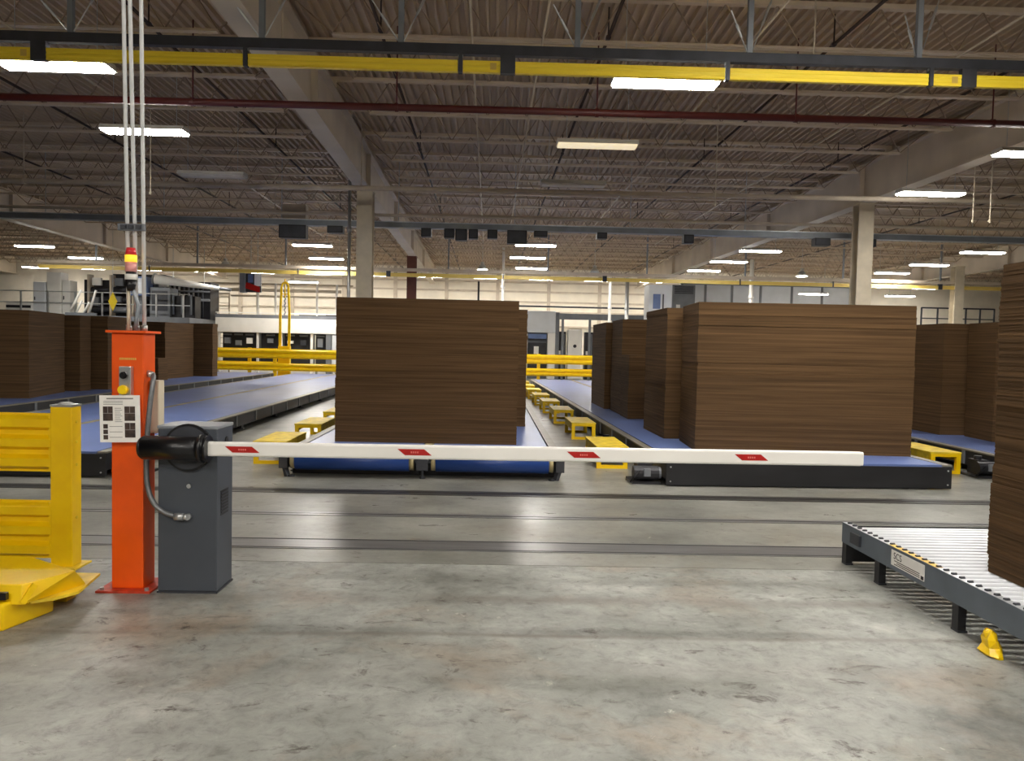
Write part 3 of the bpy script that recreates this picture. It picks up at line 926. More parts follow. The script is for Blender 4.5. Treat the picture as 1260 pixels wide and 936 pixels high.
MB().bar((0.118, 0.062, 0.135), (0.16, 0.115, 0.228), 0.018, 0.03).build('corner_gusset', 'yellow', t)
MB().box(0.05, 0.12, 0.50, 0.60, 0.0, 0.115).build('support', 'yellow_worn', t)

# ================================================================== ROLLER CONVEYOR (near right)
t = thing('roller_conveyor', 'low roller conveyor with bright steel rollers at the lower right', 'conveyor', (2.69, 5.79, 0), R(-0.8) * -1)
# local: x to the right along the rollers, -y towards the camera
LEN, RW = 4.4, 2.35
for xx, nm in ((0.0, 'near'), (RW, 'far')):
    s = 1 if xx == 0 else -1
    r_ = MB().box(xx - 0.003, xx + 0.003, -LEN, 0, 0.165, 0.315).build('side_rail', 'frame', t)
    MB().box(min(xx, xx + s * 0.045), max(xx, xx + s * 0.045), -LEN, 0, 0.312, 0.317).build('top_flange', 'frame_top', r_)  # lit look of the rail top put into its pale colour
    MB().box(min(xx, xx + s * 0.04), max(xx, xx + s * 0.04), -LEN, 0, 0.163, 0.168).build('bottom_flange', 'frame', r_)
MB().box(0.003, RW - 0.003, -0.008, 0.0, 0.012, 0.29).build('end_plate', 'black_matte', t)
rol = MB().cyl((0.05, 0, 0.265), (RW - 0.05, 0, 0.265), 0.0255, 14).mesh('roller', 'zinc', True)
ax = MB().cyl((0.0, 0, 0.265), (0.05, 0, 0.265), 0.007, 6).mesh('axle', 'dark', True)
nt_ = MB().cyl((0.012, 0, 0.318), (0.04, 0, 0.318), 0.011, 8).mesh('notch', 'dark', True)
k = 0
yy = -0.06
while yy > -LEN + 0.05:
    r_ = put('roller', rol, t, (0, yy, 0))
    put('axle', ax, r_)
    put('bearing_nut', nt_, r_)
    yy -= 0.0765
for yy in (-0.03, -0.52, -1.42, -2.4, -3.4):
    for xx in (0.03, RW - 0.03):
        lg = MB().box(xx - 0.025, xx + 0.025, yy - 0.03, yy + 0.03, 0.012, 0.23 if yy < -0.1 else 0.163).build('leg', 'black_matte', t)
        MB().box(xx - 0.025, xx + 0.03, yy - 0.035, yy + 0.035, 0.0, 0.012).build('foot_plate', 'dark', lg)
    if yy < -0.1:
        MB().box(0.055, RW - 0.055, yy - 0.02, yy + 0.02, 0.17, 0.225).build('cross_member', 'black_matte', t)
MB().box(-0.02, -0.003, -0.30, -0.16, 0.20, 0.28).build('side_bracket', 'dark', t)
for yy in (-2.38, -2.52, -2.78):
    MB().cyl((-0.008, yy, 0.22), (-0.003, yy, 0.22), 0.012, 8).build('bolt', 'black', t)
MB().box(-0.001, 0.047, -1.22, -0.68, 0.317, 0.3185).build('caution_tape', 'tape', t)
lbp = MB().box(-0.0055, -0.003, -1.11, -0.72, 0.195, 0.298).build('label_plate', 'paper', t)
fc = bpy.data.curves.new('lettering', 'FONT')
fc.body = 'SCS'
fc.size = 0.062
fc.extrude = 0.0004
fo = bpy.data.objects.new('tmp_text', fc)
COL.objects.link(fo)
dg = bpy.context.evaluated_depsgraph_get()
tm = bpy.data.meshes.new_from_object(fo.evaluated_get(dg))
bpy.data.objects.remove(fo)
tm.materials.clear()
tm.materials.append(M['ink_dark'])
tx_ = put('lettering', tm, lbp, (-0.0062, -0.75, 0.243))
tx_.rotation_euler = (R(90), 0, R(-90))
ln = MB()
for q in range(3):
    ln.box(-0.0061, -0.0055, -1.06, -0.76 - 0.03 * (q % 2), 0.204 + q * 0.012, 0.209 + q * 0.012)
ln.box(-0.0061, -0.0055, -1.105, -1.075, 0.20, 0.223)
ln.build('small_print', 'ink_dark', lbp)

# crumpled yellow wrap tied to a leg under the roller conveyor
mb = MB()
t = thing('yellow_wrap', 'small crumpled yellow wrapping on the floor under the roller conveyor', 'wrap', (2.71, 4.02, 0))
rnd = random.Random(4)
ring = []
for k, (z, r_) in enumerate(((0.0, 0.045), (0.012, 0.055), (0.045, 0.04), (0.085, 0.036), (0.115, 0.028), (0.125, 0.01))):
    ring.append([(0.9 * (r_ + rnd.uniform(-0.010, 0.010)) * math.cos(2 * math.pi * i / 10), 1.5 * (r_ + rnd.uniform(-0.010, 0.010)) * math.sin(2 * math.pi * i / 10) + z * 0.3, z if k == 0 else z + rnd.uniform(-0.006, 0.006)) for i in range(10)])
vs = [p for q in ring for p in q]
fs = [(k * 10 + i, k * 10 + (i + 1) % 10, (k + 1) * 10 + (i + 1) % 10, (k + 1) * 10 + i) for k in range(5) for i in range(10)]
fs += [tuple(range(9, -1, -1)), tuple(range(50, 60))]
MB().add(vs, fs).build('sheet', 'yellow', t)

# ================================================================== OVERHEAD: CONDUCTOR RAIL, PIPES, TRAY
def track(label, y, z, x0, x1, joints, boxes, hangers, hz, thin=1.0, brace=True, ym='yellow_bar', sm='dark'):
    """dark strut with a yellow enclosed conductor rail hung under it"""
    t = thing('conductor_rail', label, 'overhead rail', (0, y, z))
    s = MB()
    s.box(x0, x1, -0.04, 0.04, 0.135 * thin, 0.245 * thin)
    s.build('strut', sm, t)
    cuts = sorted([x0] + joints + [x1])
    for a, b_ in zip(cuts[:-1], cuts[1:]):
        seg = MB().prism([(-0.03, -0.062 * thin), (0.03, -0.062 * thin), (0.03, 0.068 * thin), (-0.03, 0.068 * thin), (-0.03, 0.03), (-0.024, 0.024), (-0.024, 0.008), (-0.03, 0.002), (-0.03, -0.02), (-0.024, -0.026), (-0.024, -0.040)], 'x', a + 0.03, b_ - 0.03)
        sg = seg.build('rail_segment', ym, t)
        if b_ in boxes and brace:
            MB().box(b_ - 0.20, b_ - 0.13, -0.0315, -0.03, -0.03, 0.045).build('orange_label', 'tape', sg)
    for j in joints:
        big = j in boxes
        hw = 0.085 if big else 0.022
        o = MB().box(j - hw, j + hw, -0.038, 0.038, -0.07 * thin, 0.135 * thin).build('joint_box' if big else 'hanger_clip', 'dark', t)
        if not big:
            MB().cyl((j, 0, 0.11), (j, 0, 0.136), 0.03, 8).build('clip_bolt', 'galv', o)
    for h in hangers:
        o = MB().box(h - 0.03, h + 0.03, -0.03, 0.03, 0.245 * thin, hz - z).build('hanger', 'tray', t)
        if brace:
            b1 = MB()
            for d in (-1, 1):
                e = Vector((h + d * (0.30 if d < 0 else 0.42), 0.25 * d, 0.62 if d < 0 else 1.25))
                a = Vector((h + d * 0.03, 0, 0.27))
                b1.cyl(a, e, 0.008, 6)
                b1.cyl(a.lerp(e, 0.35), a.lerp(e, 0.65), 0.016, 6)
            b1.build('brace_rod', 'galv', o)
    return t


track('near yellow conductor rail under a dark strut, crossing the whole top of the photo', 8.9, 4.785, -17, 17,
      [-14.6, -10.4, -7.9, -5.22, -2.91, -0.48, 0.06, 2.58, 4.94, 5.38, 7.7, 10.6], [-5.22, 0.06, 5.38, 10.6, -10.4], [-10.6, -8.6, -6.7, -4.87, -2.73, -1.16, 0.85, 2.83, 4.79, 6.8, 8.8, 10.8], 6.40)
track('distant yellow conductor rail above the machinery and far guard rails', 31.0, 4.42, -18.3, 24, [-13.9, -8.0, -4.4, 0.2, 4.3, 9.8, 13.6, 18.0], [-4.4, 4.3, 18.0], [-16, -12, -8.5, -2, 2, 6, 10, 14, 18], 6.40, 1.1, False, 'pale_yellow', 'pipe_beige')


def pipe(name, label, cat, p, q, r, m, hang=(), hz=6.4, axis='x', group=None):
    p, q = Vector(p), Vector(q)
    t = thing(name, label, cat, tuple(p), 0, group)
    MB().cyl((0, 0, 0), q - p, r, 12).build('pipe', m, t, smooth=True)
    for h in hang:
        a = (q - p) * h
        z0 = a.z
        o = MB().cyl((a.x, a.y, z0 + r), (a.x, a.y, hz - p.z), 0.012 if r < 0.1 else 0.02, 6).build('hanger', m, t)
        MB().cyl(a + Vector((-0.025, 0, 0)) if axis == 'x' else a + Vector((0, -0.025, 0)), a + Vector((0.025, 0, 0)) if axis == 'x' else a + Vector((0, 0.025, 0)), r + 0.012, 12).build('clamp_ring', m, o)
    return t


rp = pipe('sprinkler_main', 'dark red sprinkler main running across below the joists', 'pipe', (-20, 11.8, 5.17), (20, 11.8, 5.22), 0.055, 'red_pipe', [(x + 20) / 40 for x in (-13.8, -10.7, -7.7, -4.65, -1.59, 1.45, 4.5, 7.55, 10.6, 13.6)])
pipe('beige_pipe', 'beige pipe crossing in front of the column tops', 'pipe', (-30, 16.8, 4.84), (30, 16.8, 5.14), 0.055, 'pipe_beige', [0.1, 0.22, 0.33, 0.45, 0.56, 0.68, 0.8, 0.92])
pipe('thin_pipe', 'thin beige line crossing just beyond the near yellow rail', 'pipe', (-20, 9.95, 5.36), (20, 9.95, 5.40), 0.014, 'pipe_beige', [0.1, 0.25, 0.43, 0.6, 0.76, 0.9])
for x, r_, lb in ((-8.4, 0.024, 'leftmost dark sprinkler branch pipe running away under the roof'), (-4.85, 0.024, 'dark sprinkler branch pipe left of the big girder'),
                  (-1.64, 0.024, 'dark sprinkler branch pipe just right of the big girder'), (1.55, 0.024, 'dark sprinkler branch pipe near the picture centre'),
                  (4.75, 0.024, 'dark sprinkler branch pipe right of the centre strip light'), (7.8, 0.024, 'dark sprinkler branch pipe left of the right girder'),
                  (10.9, 0.024, 'dark sprinkler branch pipe right of the right girder'), (14.0, 0.024, 'dark sprinkler branch pipe at far right'), (-11.6, 0.024, 'dark sprinkler branch pipe at far left')):
    pipe('sprinkler_branch', lb, 'pipe', (x, 6.0, 5.98), (x - 0.55, 44.0, 5.98), r_, 'pipe_dark', [0.13, 0.3, 0.5, 0.7, 0.9], 6.4, 'y', 'sprinkler branch pipes')
for x in (0.55, 3.35, -0.4, 6.3, -6.6, 10.0):
    MB().cyl((x, 8.9, 5.745), (x - 0.2, 30.0, 5.745), 0.016, 8).build('bridging_rod', 'pipe_beige', ceil, smooth=True)

pipe('tray_pipe', 'beige pipe just above the grey busway', 'pipe', (-28, 19.4, 4.78), (28, 19.4, 4.92), 0.04, 'pipe_beige', [0.1, 0.25, 0.4, 0.55, 0.7, 0.85])

# cable tray / busway with grey boxes
t = thing('busway', 'long grey busway with hanging tap boxes crossing behind both columns', 'busway', (0, 20.0, 4.62))
MB().box(-26, 26, -0.12, 0.12, 0.0, 0.13).build('duct', 'tray', t)
MB().box(-26, 26, -0.15, 0.15, 0.13, 0.15).build('top_flange', 'frame_top', t)
for h in range(-8, 9):
    MB().cyl((h * 3.0 + 0.4, 0, 0.15), (h * 3.0 + 0.4, 0, 1.78), 0.012, 6).build('hanger', 'galv', t)
for xa, xb, h in ((-5.63, -4.94, 0.34), (-4.4, -4.0, 0.18), (-2.0, -1.74, 0.22), (-1.41, -1.15, 0.24), (-1.12, -0.82, 0.29), (-0.78, -0.54, 0.24), (-0.3, -0.04, 0.22), (0.21, 0.72, 0.34), (0.9, 1.25, 0.15), (2.53, 2.79, 0.16), (4.78, 5.04, 0.22), (8.2, 8.6, 0.2), (9.4, 9.8, 0.2)):
    b_ = MB().box(xa, xb, -0.16, 0.10, -h, -0.002).build('tap_box', 'mach', t, bevel=0.008)
    MB().box(xa + 0.03, xb - 0.03, -0.168, -0.16, -h + 0.03, -0.03).build('box_door', 'dark', b_)
bx = MB().box(-5.55, -4.95, -0.14, 0.12, 0.15, 0.52).build('upper_box', 'pipe_beige', t, bevel=0.008)
t = thing('vertical_conduit', 'pale vertical conduit just left of the tan column', 'conduit', (-3.62, 18.75, 0))
MB().cyl((0, 0, 0), (0, 0, 5.6), 0.04, 10).build('pipe', 'galv', t, smooth=True)
MB().cyl((0, 0, 4.3), (0, 0, 4.42), 0.055, 10).build('coupling', 'galv', t, smooth=True)

# drop cords
for x, y, z0, z1, lb in ((-6.71, 15.0, 4.45, 6.4, 'thin pale drop cord right of the three conduits'), (4.2, 15.0, 4.5, 6.4, 'thin pale drop cord right of the unlit strip light'),
                         (9.30, 15.0, 4.31, 6.4, 'left of two thin drop cords right of the cream column'), (9.64, 15.0, 4.32, 6.4, 'right of two thin drop cords right of the cream column')):
    t = thing('drop_cord', lb, 'cord', (x, y, z0), 0, 'thin drop cords')
    MB().cyl((0, 0, 0), (0, 0, z1 - z0), 0.011, 6).build('cord', 'column', t)
    MB().cyl((0, 0, -0.06), (0, 0, 0.0), 0.02, 8).build('cord_end', 'column', t)

# ================================================================== BACKGROUND
# far yellow guard rails
def far_guard(label, x0, x1, y, posts):
    t = thing('far_guard_rail', label, 'guard rail', ((x0 + x1) / 2, y, 0), 0, 'far yellow guard rails')
    c = (x0 + x1) / 2
    for z0 in (0.90, 0.36):
        MB().prism([(yy, z + z0) for yy, z in guard_profile(0.42 if z0 > 0.5 else 0.34, 0.07, 2)], 'x', x0 - c, x1 - c).build('rail', 'yellow', t)
    for p in posts:
        o = MB().box(p - c - 0.07, p - c + 0.07, 0.01, 0.15, 0.012, 1.34).build('post', 'yellow', t, bevel=0.006)
        MB().box(p - c - 0.12, p - c + 0.12, -0.04, 0.2, 0, 0.012).build('base_plate', 'yellow', o)
    return t


far_guard('long yellow guard rail across the far end of the left conveyors', -14.2, -4.4, 33.9, [-13.8, -9.75, -4.6])
far_guard('yellow guard rail across the far end, right of the centre stack', 1.3, 6.6, 34.4, [1.9, 6.4])
far_guard('second yellow guard rail standing behind the far left one', -14.5, -9.9, 36.2, [-14.2, -11.6, -10.1])

# yellow mast
t = thing('yellow_mast', 'tall narrow yellow mast with rounded top at the far guard rail', 'mast', (-9.44, 34.35, 0))
for s in (-1, 1):
    MB().bar((s * 0.20, 0, 1.0), (s * 0.20, 0, 2.9), 0.10).bar((s * 0.20, 0, 2.9), (s * 0.15, 0, 4.05), 0.085).build('leg', 'yellow', t)
MB().tube([(0.15 * math.cos(a), 0, 4.05 + 0.22 * math.sin(a)) for a in [math.pi * k / 10 for k in range(11)]], 0.045, 8).build('top_bow', 'yellow', t, smooth=True)
MB().bar((0, 0, 3.6), (0, 0, 4.42), 0.05).bar((-0.15, 0, 3.75), (0.15, 0, 3.75), 0.05).build('centre_bar', 'yellow', t)
MB().box(-0.26, 0.26, -0.12, 0.12, 0.0, 1.45).build('base_block', 'yellow', t, bevel=0.02)
ch = MB()
for k in range(9):
    ch.bar((0.03 * (-1) ** k, 0, 2.75 + k * 0.1), (-0.03 * (-1) ** k, 0, 2.85 + k * 0.1), 0.04)
ch.build('chain', 'mach_grey', t)

# hanging display box
t = thing('display_box', 'grey box with a red and white notice hanging left of the yellow mast', 'sign', (-10.9, 34.2, 3.77))
MB().box(-0.45, -0.22, -0.15, 0.25, 0.0, 0.85).build('case', 'mach_grey', t, bevel=0.01)
MB().box(-0.22, 0.45, -0.02, 0.05, 0.02, 0.85).build('panel', 'dark', t)
MB().box(-0.12, 0.10, -0.03, -0.02, 0.45, 0.8).build('pale_notice', 'mach_blue', t)
MB().box(0.16, 0.43, -0.03, -0.02, 0.30, 0.83).build('white_notice', 'white_cool', t)
MB().add([(-0.26, -0.05, 0.20), (0.40, -0.05, 0.02), (0.40, -0.05, 0.26), (-0.18, -0.05, 0.46), (-0.26, -0.03, 0.20), (0.40, -0.03, 0.02), (0.40, -0.03, 0.26), (-0.18, -0.03, 0.46)],
         [(0, 1, 2, 3), (7, 6, 5, 4), (0, 1, 5, 4), (1, 2, 6, 5), (2, 3, 7, 6), (3, 0, 4, 7)]).build('red_notice', 'red', t)
MB().cyl((0.25, 0, -0.9), (0.25, 0, 0.02), 0.012, 6).build('pull_cord', 'column', t)
MB().cyl((0, 0, 0.85), (0, 0, 2.63), 0.02, 6).cyl((0.3, 0, 0.85), (0.3, 0, 2.63), 0.02, 6).build('hanger', 'galv', t)

# white bridge with machine bays under it
t = thing('white_bridge', 'long white fascia beam with dark machine bays below, behind the yellow mast', 'machine', (-10.5, 37.2, 0))
MB().box(-3.05, 3.6, 0.0, 0.5, 2.06, 2.76).build('fascia', 'white', t, bevel=0.02)
MB().box(-3.05, 3.6, 0.0, 0.06, 2.76, 2.92).box(-3.05, 3.6, 0.55, 0.60, 2.0, 2.06).build('lower_beam', 'mach_grey', t)
MB().box(-3.05, 3.6, 0.02, 0.06, 2.98, 3.03).build('handrail', 'white', t)
for x in (-2.95, -2.05, -0.9, 0.4, 1.8, 3.5):
    MB().box(x - 0.03, x + 0.03, 0.02, 0.08, 2.76, 3.0).build('rail_post', 'white', t)
for x, w_ in ((-2.9, 0.08), (-1.05, 0.10), (0.10, 0.06), (1.55, 0.12)):
    MB().box(x - w_ / 2, x + w_ / 2, 0.1, 0.2, 0.0, 2.06).build('post', 'white', t)
MB().box(2.25, 2.50, 0.05, 0.5, 0, 2.06).build('rack', 'mach_grey', t)
MB().box(2.55, 3.6, 0.0, 0.5, 0.4, 2.0).build('white_panel', 'white_cool', t, bevel=0.01)
rnd = random.Random(12)
for x0, x1 in ((-2.8, -1.2), (-0.95, 0.02), (0.18, 1.45), (1.7, 2.2)):
    MB().box(x0, x1, 0.35, 1.2, 0.5, 2.05).build('machine_bay', 'mach', t)
    n_ = max(1, int((x1 - x0) / 0.5))
    for k in range(n_):
        a = x0 + (k + 0.5) * (x1 - x0) / n_
        MB().box(a - 0.14, a + 0.12, 0.18, 0.35, 1.5 + rnd.uniform(-0.1, 0.15), 1.72 + rnd.uniform(-0.05, 0.15)).build('control_block', rnd.choice(['mach_grey', 'dark', 'mach_grey', 'white']), t)
        MB().cyl((a - 0.2, 0.22, 1.95), (a + 0.2, 0.22, 1.95), 0.04, 8).build('roll', 'mach_grey', t)

t = thing('dark_cart', 'dark low cart beam on top of the white bridge, right of the yellow mast', 'machine', (-8.65, 37.52, 2.845))
MB().box(-0.95, 0.75, -0.1, 0.1, 0.0, 0.12).box(0.35, 0.85, -0.14, 0.14, 0.0, 0.2).build('beam', 'mach', t)
MB().cyl((-0.6, -0.12, 0.0), (-0.6, 0.12, 0.0), 0.08, 10).cyl((0.1, -0.12, 0.0), (0.1, 0.12, 0.0), 0.08, 10).build('wheel', 'mach', t)

# left machinery: mezzanine with rolls, cabinets and railing
t = thing('mezzanine', 'grey steel mezzanine deck with railing carrying machinery at the far left', 'platform', (-19.0, 34.5, 0))
MB().box(-7, 5.3, 0.0, 4.0, 2.35, 2.62).build('deck', 'mach_grey', t)
for x in (-6.5, -3.3, 0, 3.3, 5.1):
    MB().box(x - 0.12, x + 0.12, 0.1, 0.34, 0, 2.35).build('post', 'mach_grey', t)
t = thing('mezzanine_railing', 'galvanised railing along the front of the far left mezzanine', 'railing', (-19.0, 34.5, 2.62))
for z in (0.53, 1.03):
    MB().box(-7, 5.3, 0.02, 0.06, z - 0.02, z + 0.02).build('handrail', 'galv', t)
for k in range(11):
    x = -6.9 + k * 1.19
    MB().box(x - 0.03, x + 0.03, 0.02, 0.08, 0.0, 1.05).build('rail_post', 'galv', t)

t = thing('white_cabinet_group', 'white control cabinets standing on the far left mezzanine', 'cabinet', (-20.1, 35.4, 2.62))
for xa, xb, h, m_ in ((-1.0, -0.45, 1.5, 'white_cool'), (-0.4, 0.25, 1.95, 'white'), (0.3, 0.65, 1.6, 'white')):
    c_ = MB().box(xa, xb, 0, 0.6, 0, h).build('cabinet', m_, t, bevel=0.01)
    MB().box(xa + 0.03, xb - 0.03, -0.02, 0.0, 0.05, h - 0.05).build('door', m_, c_)
    MB().box(xa + 0.06, xa + 0.10, -0.04, -0.02, h * 0.45, h * 0.55).build('handle', 'dark', c_)
t = thing('white_box_unit', 'low white boxes on the mezzanine at the left edge of the photo', 'box', (-21.6, 35.2, 2.62))
MB().box(-0.6, 0.5, 0, 0.5, 0.02, 0.55).build('case', 'white', t, bevel=0.01)
MB().box(-0.6, 0.5, -0.01, 0.0, 0.30, 0.42).build('slot', 'mach', t)
MB().box(-0.55, 0.45, 0.1, 0.4, 0.0, 0.02).build('base', 'mach', t)

rnd = random.Random(5)
t = thing('corrugator_machine', 'dark machine with rows of rolls behind the far left railing', 'machine', (-16.6, 36.0, 2.62))
MB().box(-2.9, 3.0, 0.7, 1.8, 0.0, 1.75).build('body', 'mach', t)
MB().box(-1.6, 0.9, 0.75, 1.7, 1.75, 2.05).build('upper_body', 'mach', t)
for k in range(9):
    MB().cyl((0.9 + 0.22 * k, 0.66, 0.1), (0.9 + 0.22 * k, 0.66, 1.5 + 0.2 * rnd.random()), 0.05, 8).build('pipe', rnd.choice(['mach_grey', 'dark', 'galv']), t, smooth=True)
MB().cyl((0.8, 0.62, 0.9), (3.0, 0.62, 0.9), 0.06, 8).cyl((0.8, 0.62, 1.3), (3.0, 0.62, 1.3), 0.05, 8).build('cross_pipe', 'mach_grey', t, smooth=True)
for k in range(4):
    x = -2.4 + k * 1.02
    f_ = MB().box(x - 0.05, x + 0.05, 0.1, 0.5, 0.0, 1.95).build('upright', 'pipe_beige' if k < 3 else 'mach_grey', t)
    for z in (0.35, 0.8, 1.25):
        MB().cyl((x + 0.10, 0.25, z), (x + (0.92 if k < 3 else 0.3), 0.25, z), 0.12 + 0.05 * rnd.random(), 12).build('roll', rnd.choice(['mach', 'mach', 'dark', 'mach_grey']), t, smooth=True)
    MB().box(x + 0.2, x + 0.6, 0.05, 0.2, 1.45, 1.8).build('control_box', rnd.choice(['mach_grey', 'white', 'mach_blue']), t)
    MB().box(x + 0.15, x + 0.5, 0.02, 0.2, 0.45 + 0.3 * rnd.random(), 0.62 + 0.35 * rnd.random()).build('small_box', rnd.choice(['mach_grey', 'white', 'dark']), t)
t = thing('blue_grey_unit', 'blue grey machine unit with railing right of the yellow diamond sign', 'machine', (-14.6, 35.05, 2.62))
MB().box(-1.1, -0.2, 0, 0.9, 0, 1.35).build('body', 'mach_grey', t, bevel=0.02)
MB().box(-0.2, 0.85, 0.2, 0.9, 0, 1.0).build('lower_body', 'mach', t, bevel=0.02)
for k in range(3):
    MB().cyl((-0.1 + k * 0.4, 0.12, 0.15), (-0.1 + k * 0.4, 0.12, 1.05), 0.05, 8).build('pipe', 'mach_grey', t, smooth=True)
MB().box(-1.0, -0.3, -0.02, 0.0, 0.3, 1.2).build('door', 'dark', t)

t = thing('pale_blue_hood', 'pale blue box hood at the wide end of the white tapered duct', 'machine', (-16.1, 35.1, 3.57))
MB().box(-0.35, 0.35, -0.3, 0.4, 0.0, 0.85).build('case', 'mach_blue', t, bevel=0.02)
MB().box(-0.28, 0.28, -0.32, -0.3, 0.08, 0.77).build('cover', 'white_cool', t)
MB().box(-0.1, 0.1, -0.1, 0.1, -0.95, 0.0).build('stand', 'mach_grey', t)
t = thing('tapered_duct', 'white tapered air duct sloping down to the right at far left', 'duct', (-15.5, 35.15, 4.35))
MB().cyl((0, 0, 0), (2.9, 0, -0.36), 0.22, 16, 0.08).build('duct', 'white', t, smooth=True)
MB().cyl((0, 0, 0), (-0.06, 0, 0.01), 0.26, 16).build('flange', 'galv', t, smooth=True)
MB().cyl((2.9, 0, -0.36), (3.4, 0, -0.42), 0.07, 10).build('nozzle', 'mach_grey', t, smooth=True)
MB().cyl((0.8, 0, -0.1), (0.8, 0, 1.6), 0.015, 6).cyl((2.2, 0, -0.25), (2.2, 0, 1.6), 0.015, 6).build('hanger', 'galv', t)

t = thing('diamond_sign', 'yellow diamond warning sign hanging left of the conduits', 'sign', (-14.85, 30.0, 3.05))
MB().prism([(0, -0.36), (0.17, 0), (0, 0.36), (-0.17, 0)], 'y', -0.012, 0.012).build('plate', 'yellow_bar', t)
MB().cyl((0, 0, 0.34), (0, 0, 3.35), 0.008, 6).build('wire', 'galv', t)

t = thing('handrail_rods', 'four slanted bright stair handrails above the stacks at the left', 'handrail', (-15.0, 31.0, 0))
k3 = 31.0 / 28.0
for (x0, z0, x1, z1) in ((-15.39, 2.56, -14.99, 3.33), (-15.16, 2.53, -14.96, 2.95), (-14.9, 2.51, -14.7, 2.90), (-14.7, 2.54, -14.46, 3.34)):
    MB().cyl((x0 * k3 + 15.0, 0, 1.6 + (z0 - 1.6) * k3), (x1 * k3 + 15.0, 0, 1.6 + (z1 - 1.6) * k3), 0.042, 8).build('handrail', 'white', t, smooth=True)
MB().bar((-2.2, 0.0, 2.56), (-1.0, 0.0, 2.56), 0.12, 0.12).bar((-2.1, 0.0, 0.0), (-2.1, 0.0, 2.5), 0.1).bar((-1.1, 0.0, 0), (-1.1, 0.0, 2.5), 0.1).build('landing', 'mach_grey', t)

# centre gap: white machine with hood, columns
t = thing('white_machine', 'white boxy machine with dark opening seen right of the centre stack', 'machine', (2.4, 40.0, 0))
MB().box(-0.95, 0.65, 0.0, 1.2, 2.42, 3.55).build('hood', 'white_cool', t, bevel=0.03)
MB().box(-0.95, -0.80, 0.0, 1.2, 0, 2.42).build('side_post', 'white', t)
MB().box(0.25, 0.65, 0.0, 1.2, 0, 2.42).build('side_panel', 'white', t, bevel=0.02)
MB().box(-0.80, 0.25, 0.5, 1.2, 0, 2.42).build('back_panel', 'mach_grey', t)
MB().box(-0.75, 0.2, 0.2, 0.5, 0.3, 1.9).build('inner_machine', 'mach', t, bevel=0.02)
MB().box(-0.75, 0.2, 0.1, 0.2, 2.1, 2.35).build('blue_header', 'mach_blue', t)
MB().box(-0.45, -0.2, 0.12, 0.2, 1.3, 1.7).build('control_panel', 'white', t)
MB().box(0.65, 0.85, 0.0, 1.0, 0, 3.5).build('frame_post', 'mach_grey', t)
t = thing('white_tower', 'white cabinet tower with a small dark dial, right of the white boxy machine', 'cabinet', (4.05, 40.0, 0))
MB().box(-0.35, 0.40, 0, 0.8, 0.0, 2.62).build('body', 'white', t, bevel=0.08)
MB().cyl((0.03, -0.015, 1.75), (0.03, 0.0, 1.75), 0.09, 12).build('dial', 'mach', t)
MB().box(-0.30, 0.35, -0.01, 0.0, 0.1, 1.45).build('door', 'white', t)
for x, m_, lb in ((3.42, 'mach', 'dark machine column left of the white cabinet tower'), (4.85, 'mach', 'dark machine column right of the white cabinet tower')):
    t = thing('machine_column', lb, 'machine', (x, 40.3, 0))
    MB().box(-0.22, 0.22, 0, 0.6, 0, 2.5).build('body', m_, t, bevel=0.02)
    MB().box(-0.05, 0.05, -0.04, 0.0, 0.2, 2.4).cyl((0.13, -0.03, 0.2), (0.13, -0.03, 2.4), 0.03, 8).build('guide', 'mach_grey', t)
    MB().box(-0.16, -0.06, -0.05, 0.0, 1.3, 1.5).build('switch', 'white', t)
t = thing('grey_beam', 'grey steel beam on posts above the far white machines', 'beam', (5.1, 39.6, 0))
MB().box(-1.9, 2.6, 0, 0.25, 3.12, 3.42).build('beam', 'mach_grey', t)
for x in (-1.7, -0.3, 0.9, 2.4):
    MB().box(x - 0.06, x + 0.06, 0.05, 0.17, 0, 3.12).build('post', 'mach_grey', t)

# pipes on the far wall
pipe('wall_pipe', 'dark horizontal pipe along the far wall above the white machines', 'pipe', (0.5, 44.5, 4.02), (9.8, 44.5, 4.02), 0.05, 'mach', [])
for x, y, z0, z1, r_, m_, lb in ((0.22, 34.0, 2.0, 6.0, 0.06, 'white', 'white vertical pipe above the centre stack'), (5.12, 35.0, 0.0, 4.9, 0.07, 'white', 'left of two pale vertical pipes above the right-hand stacks'),
                                 (5.90, 35.0, 0.0, 4.9, 0.09, 'galv', 'right of two pale vertical pipes above the right-hand stacks'), (10.6, 32.0, 0.0, 5.5, 0.09, 'white', 'white vertical pipe standing behind the largest stack'),
                                 (-1.0, 40.0, 0.0, 5.0, 0.05, 'mach', 'dark vertical pipe above the left half of the centre stack'), (-4.35, 38.0, 0.0, 5.0, 0.05, 'mach', 'dark vertical pipe just right of the tan column')):
    t = thing('vertical_pipe', lb, 'pipe', (x, y, 0), 0, 'far vertical pipes')
    MB().cyl((0, 0, 0), (0, 0, z1), r_, 10).build('pipe', m_, t, smooth=True)
    MB().cyl((0, 0, z1 * 0.7), (0, 0, z1 * 0.7 + 0.12), r_ + 0.02, 10).build('coupling', m_, t, smooth=True)

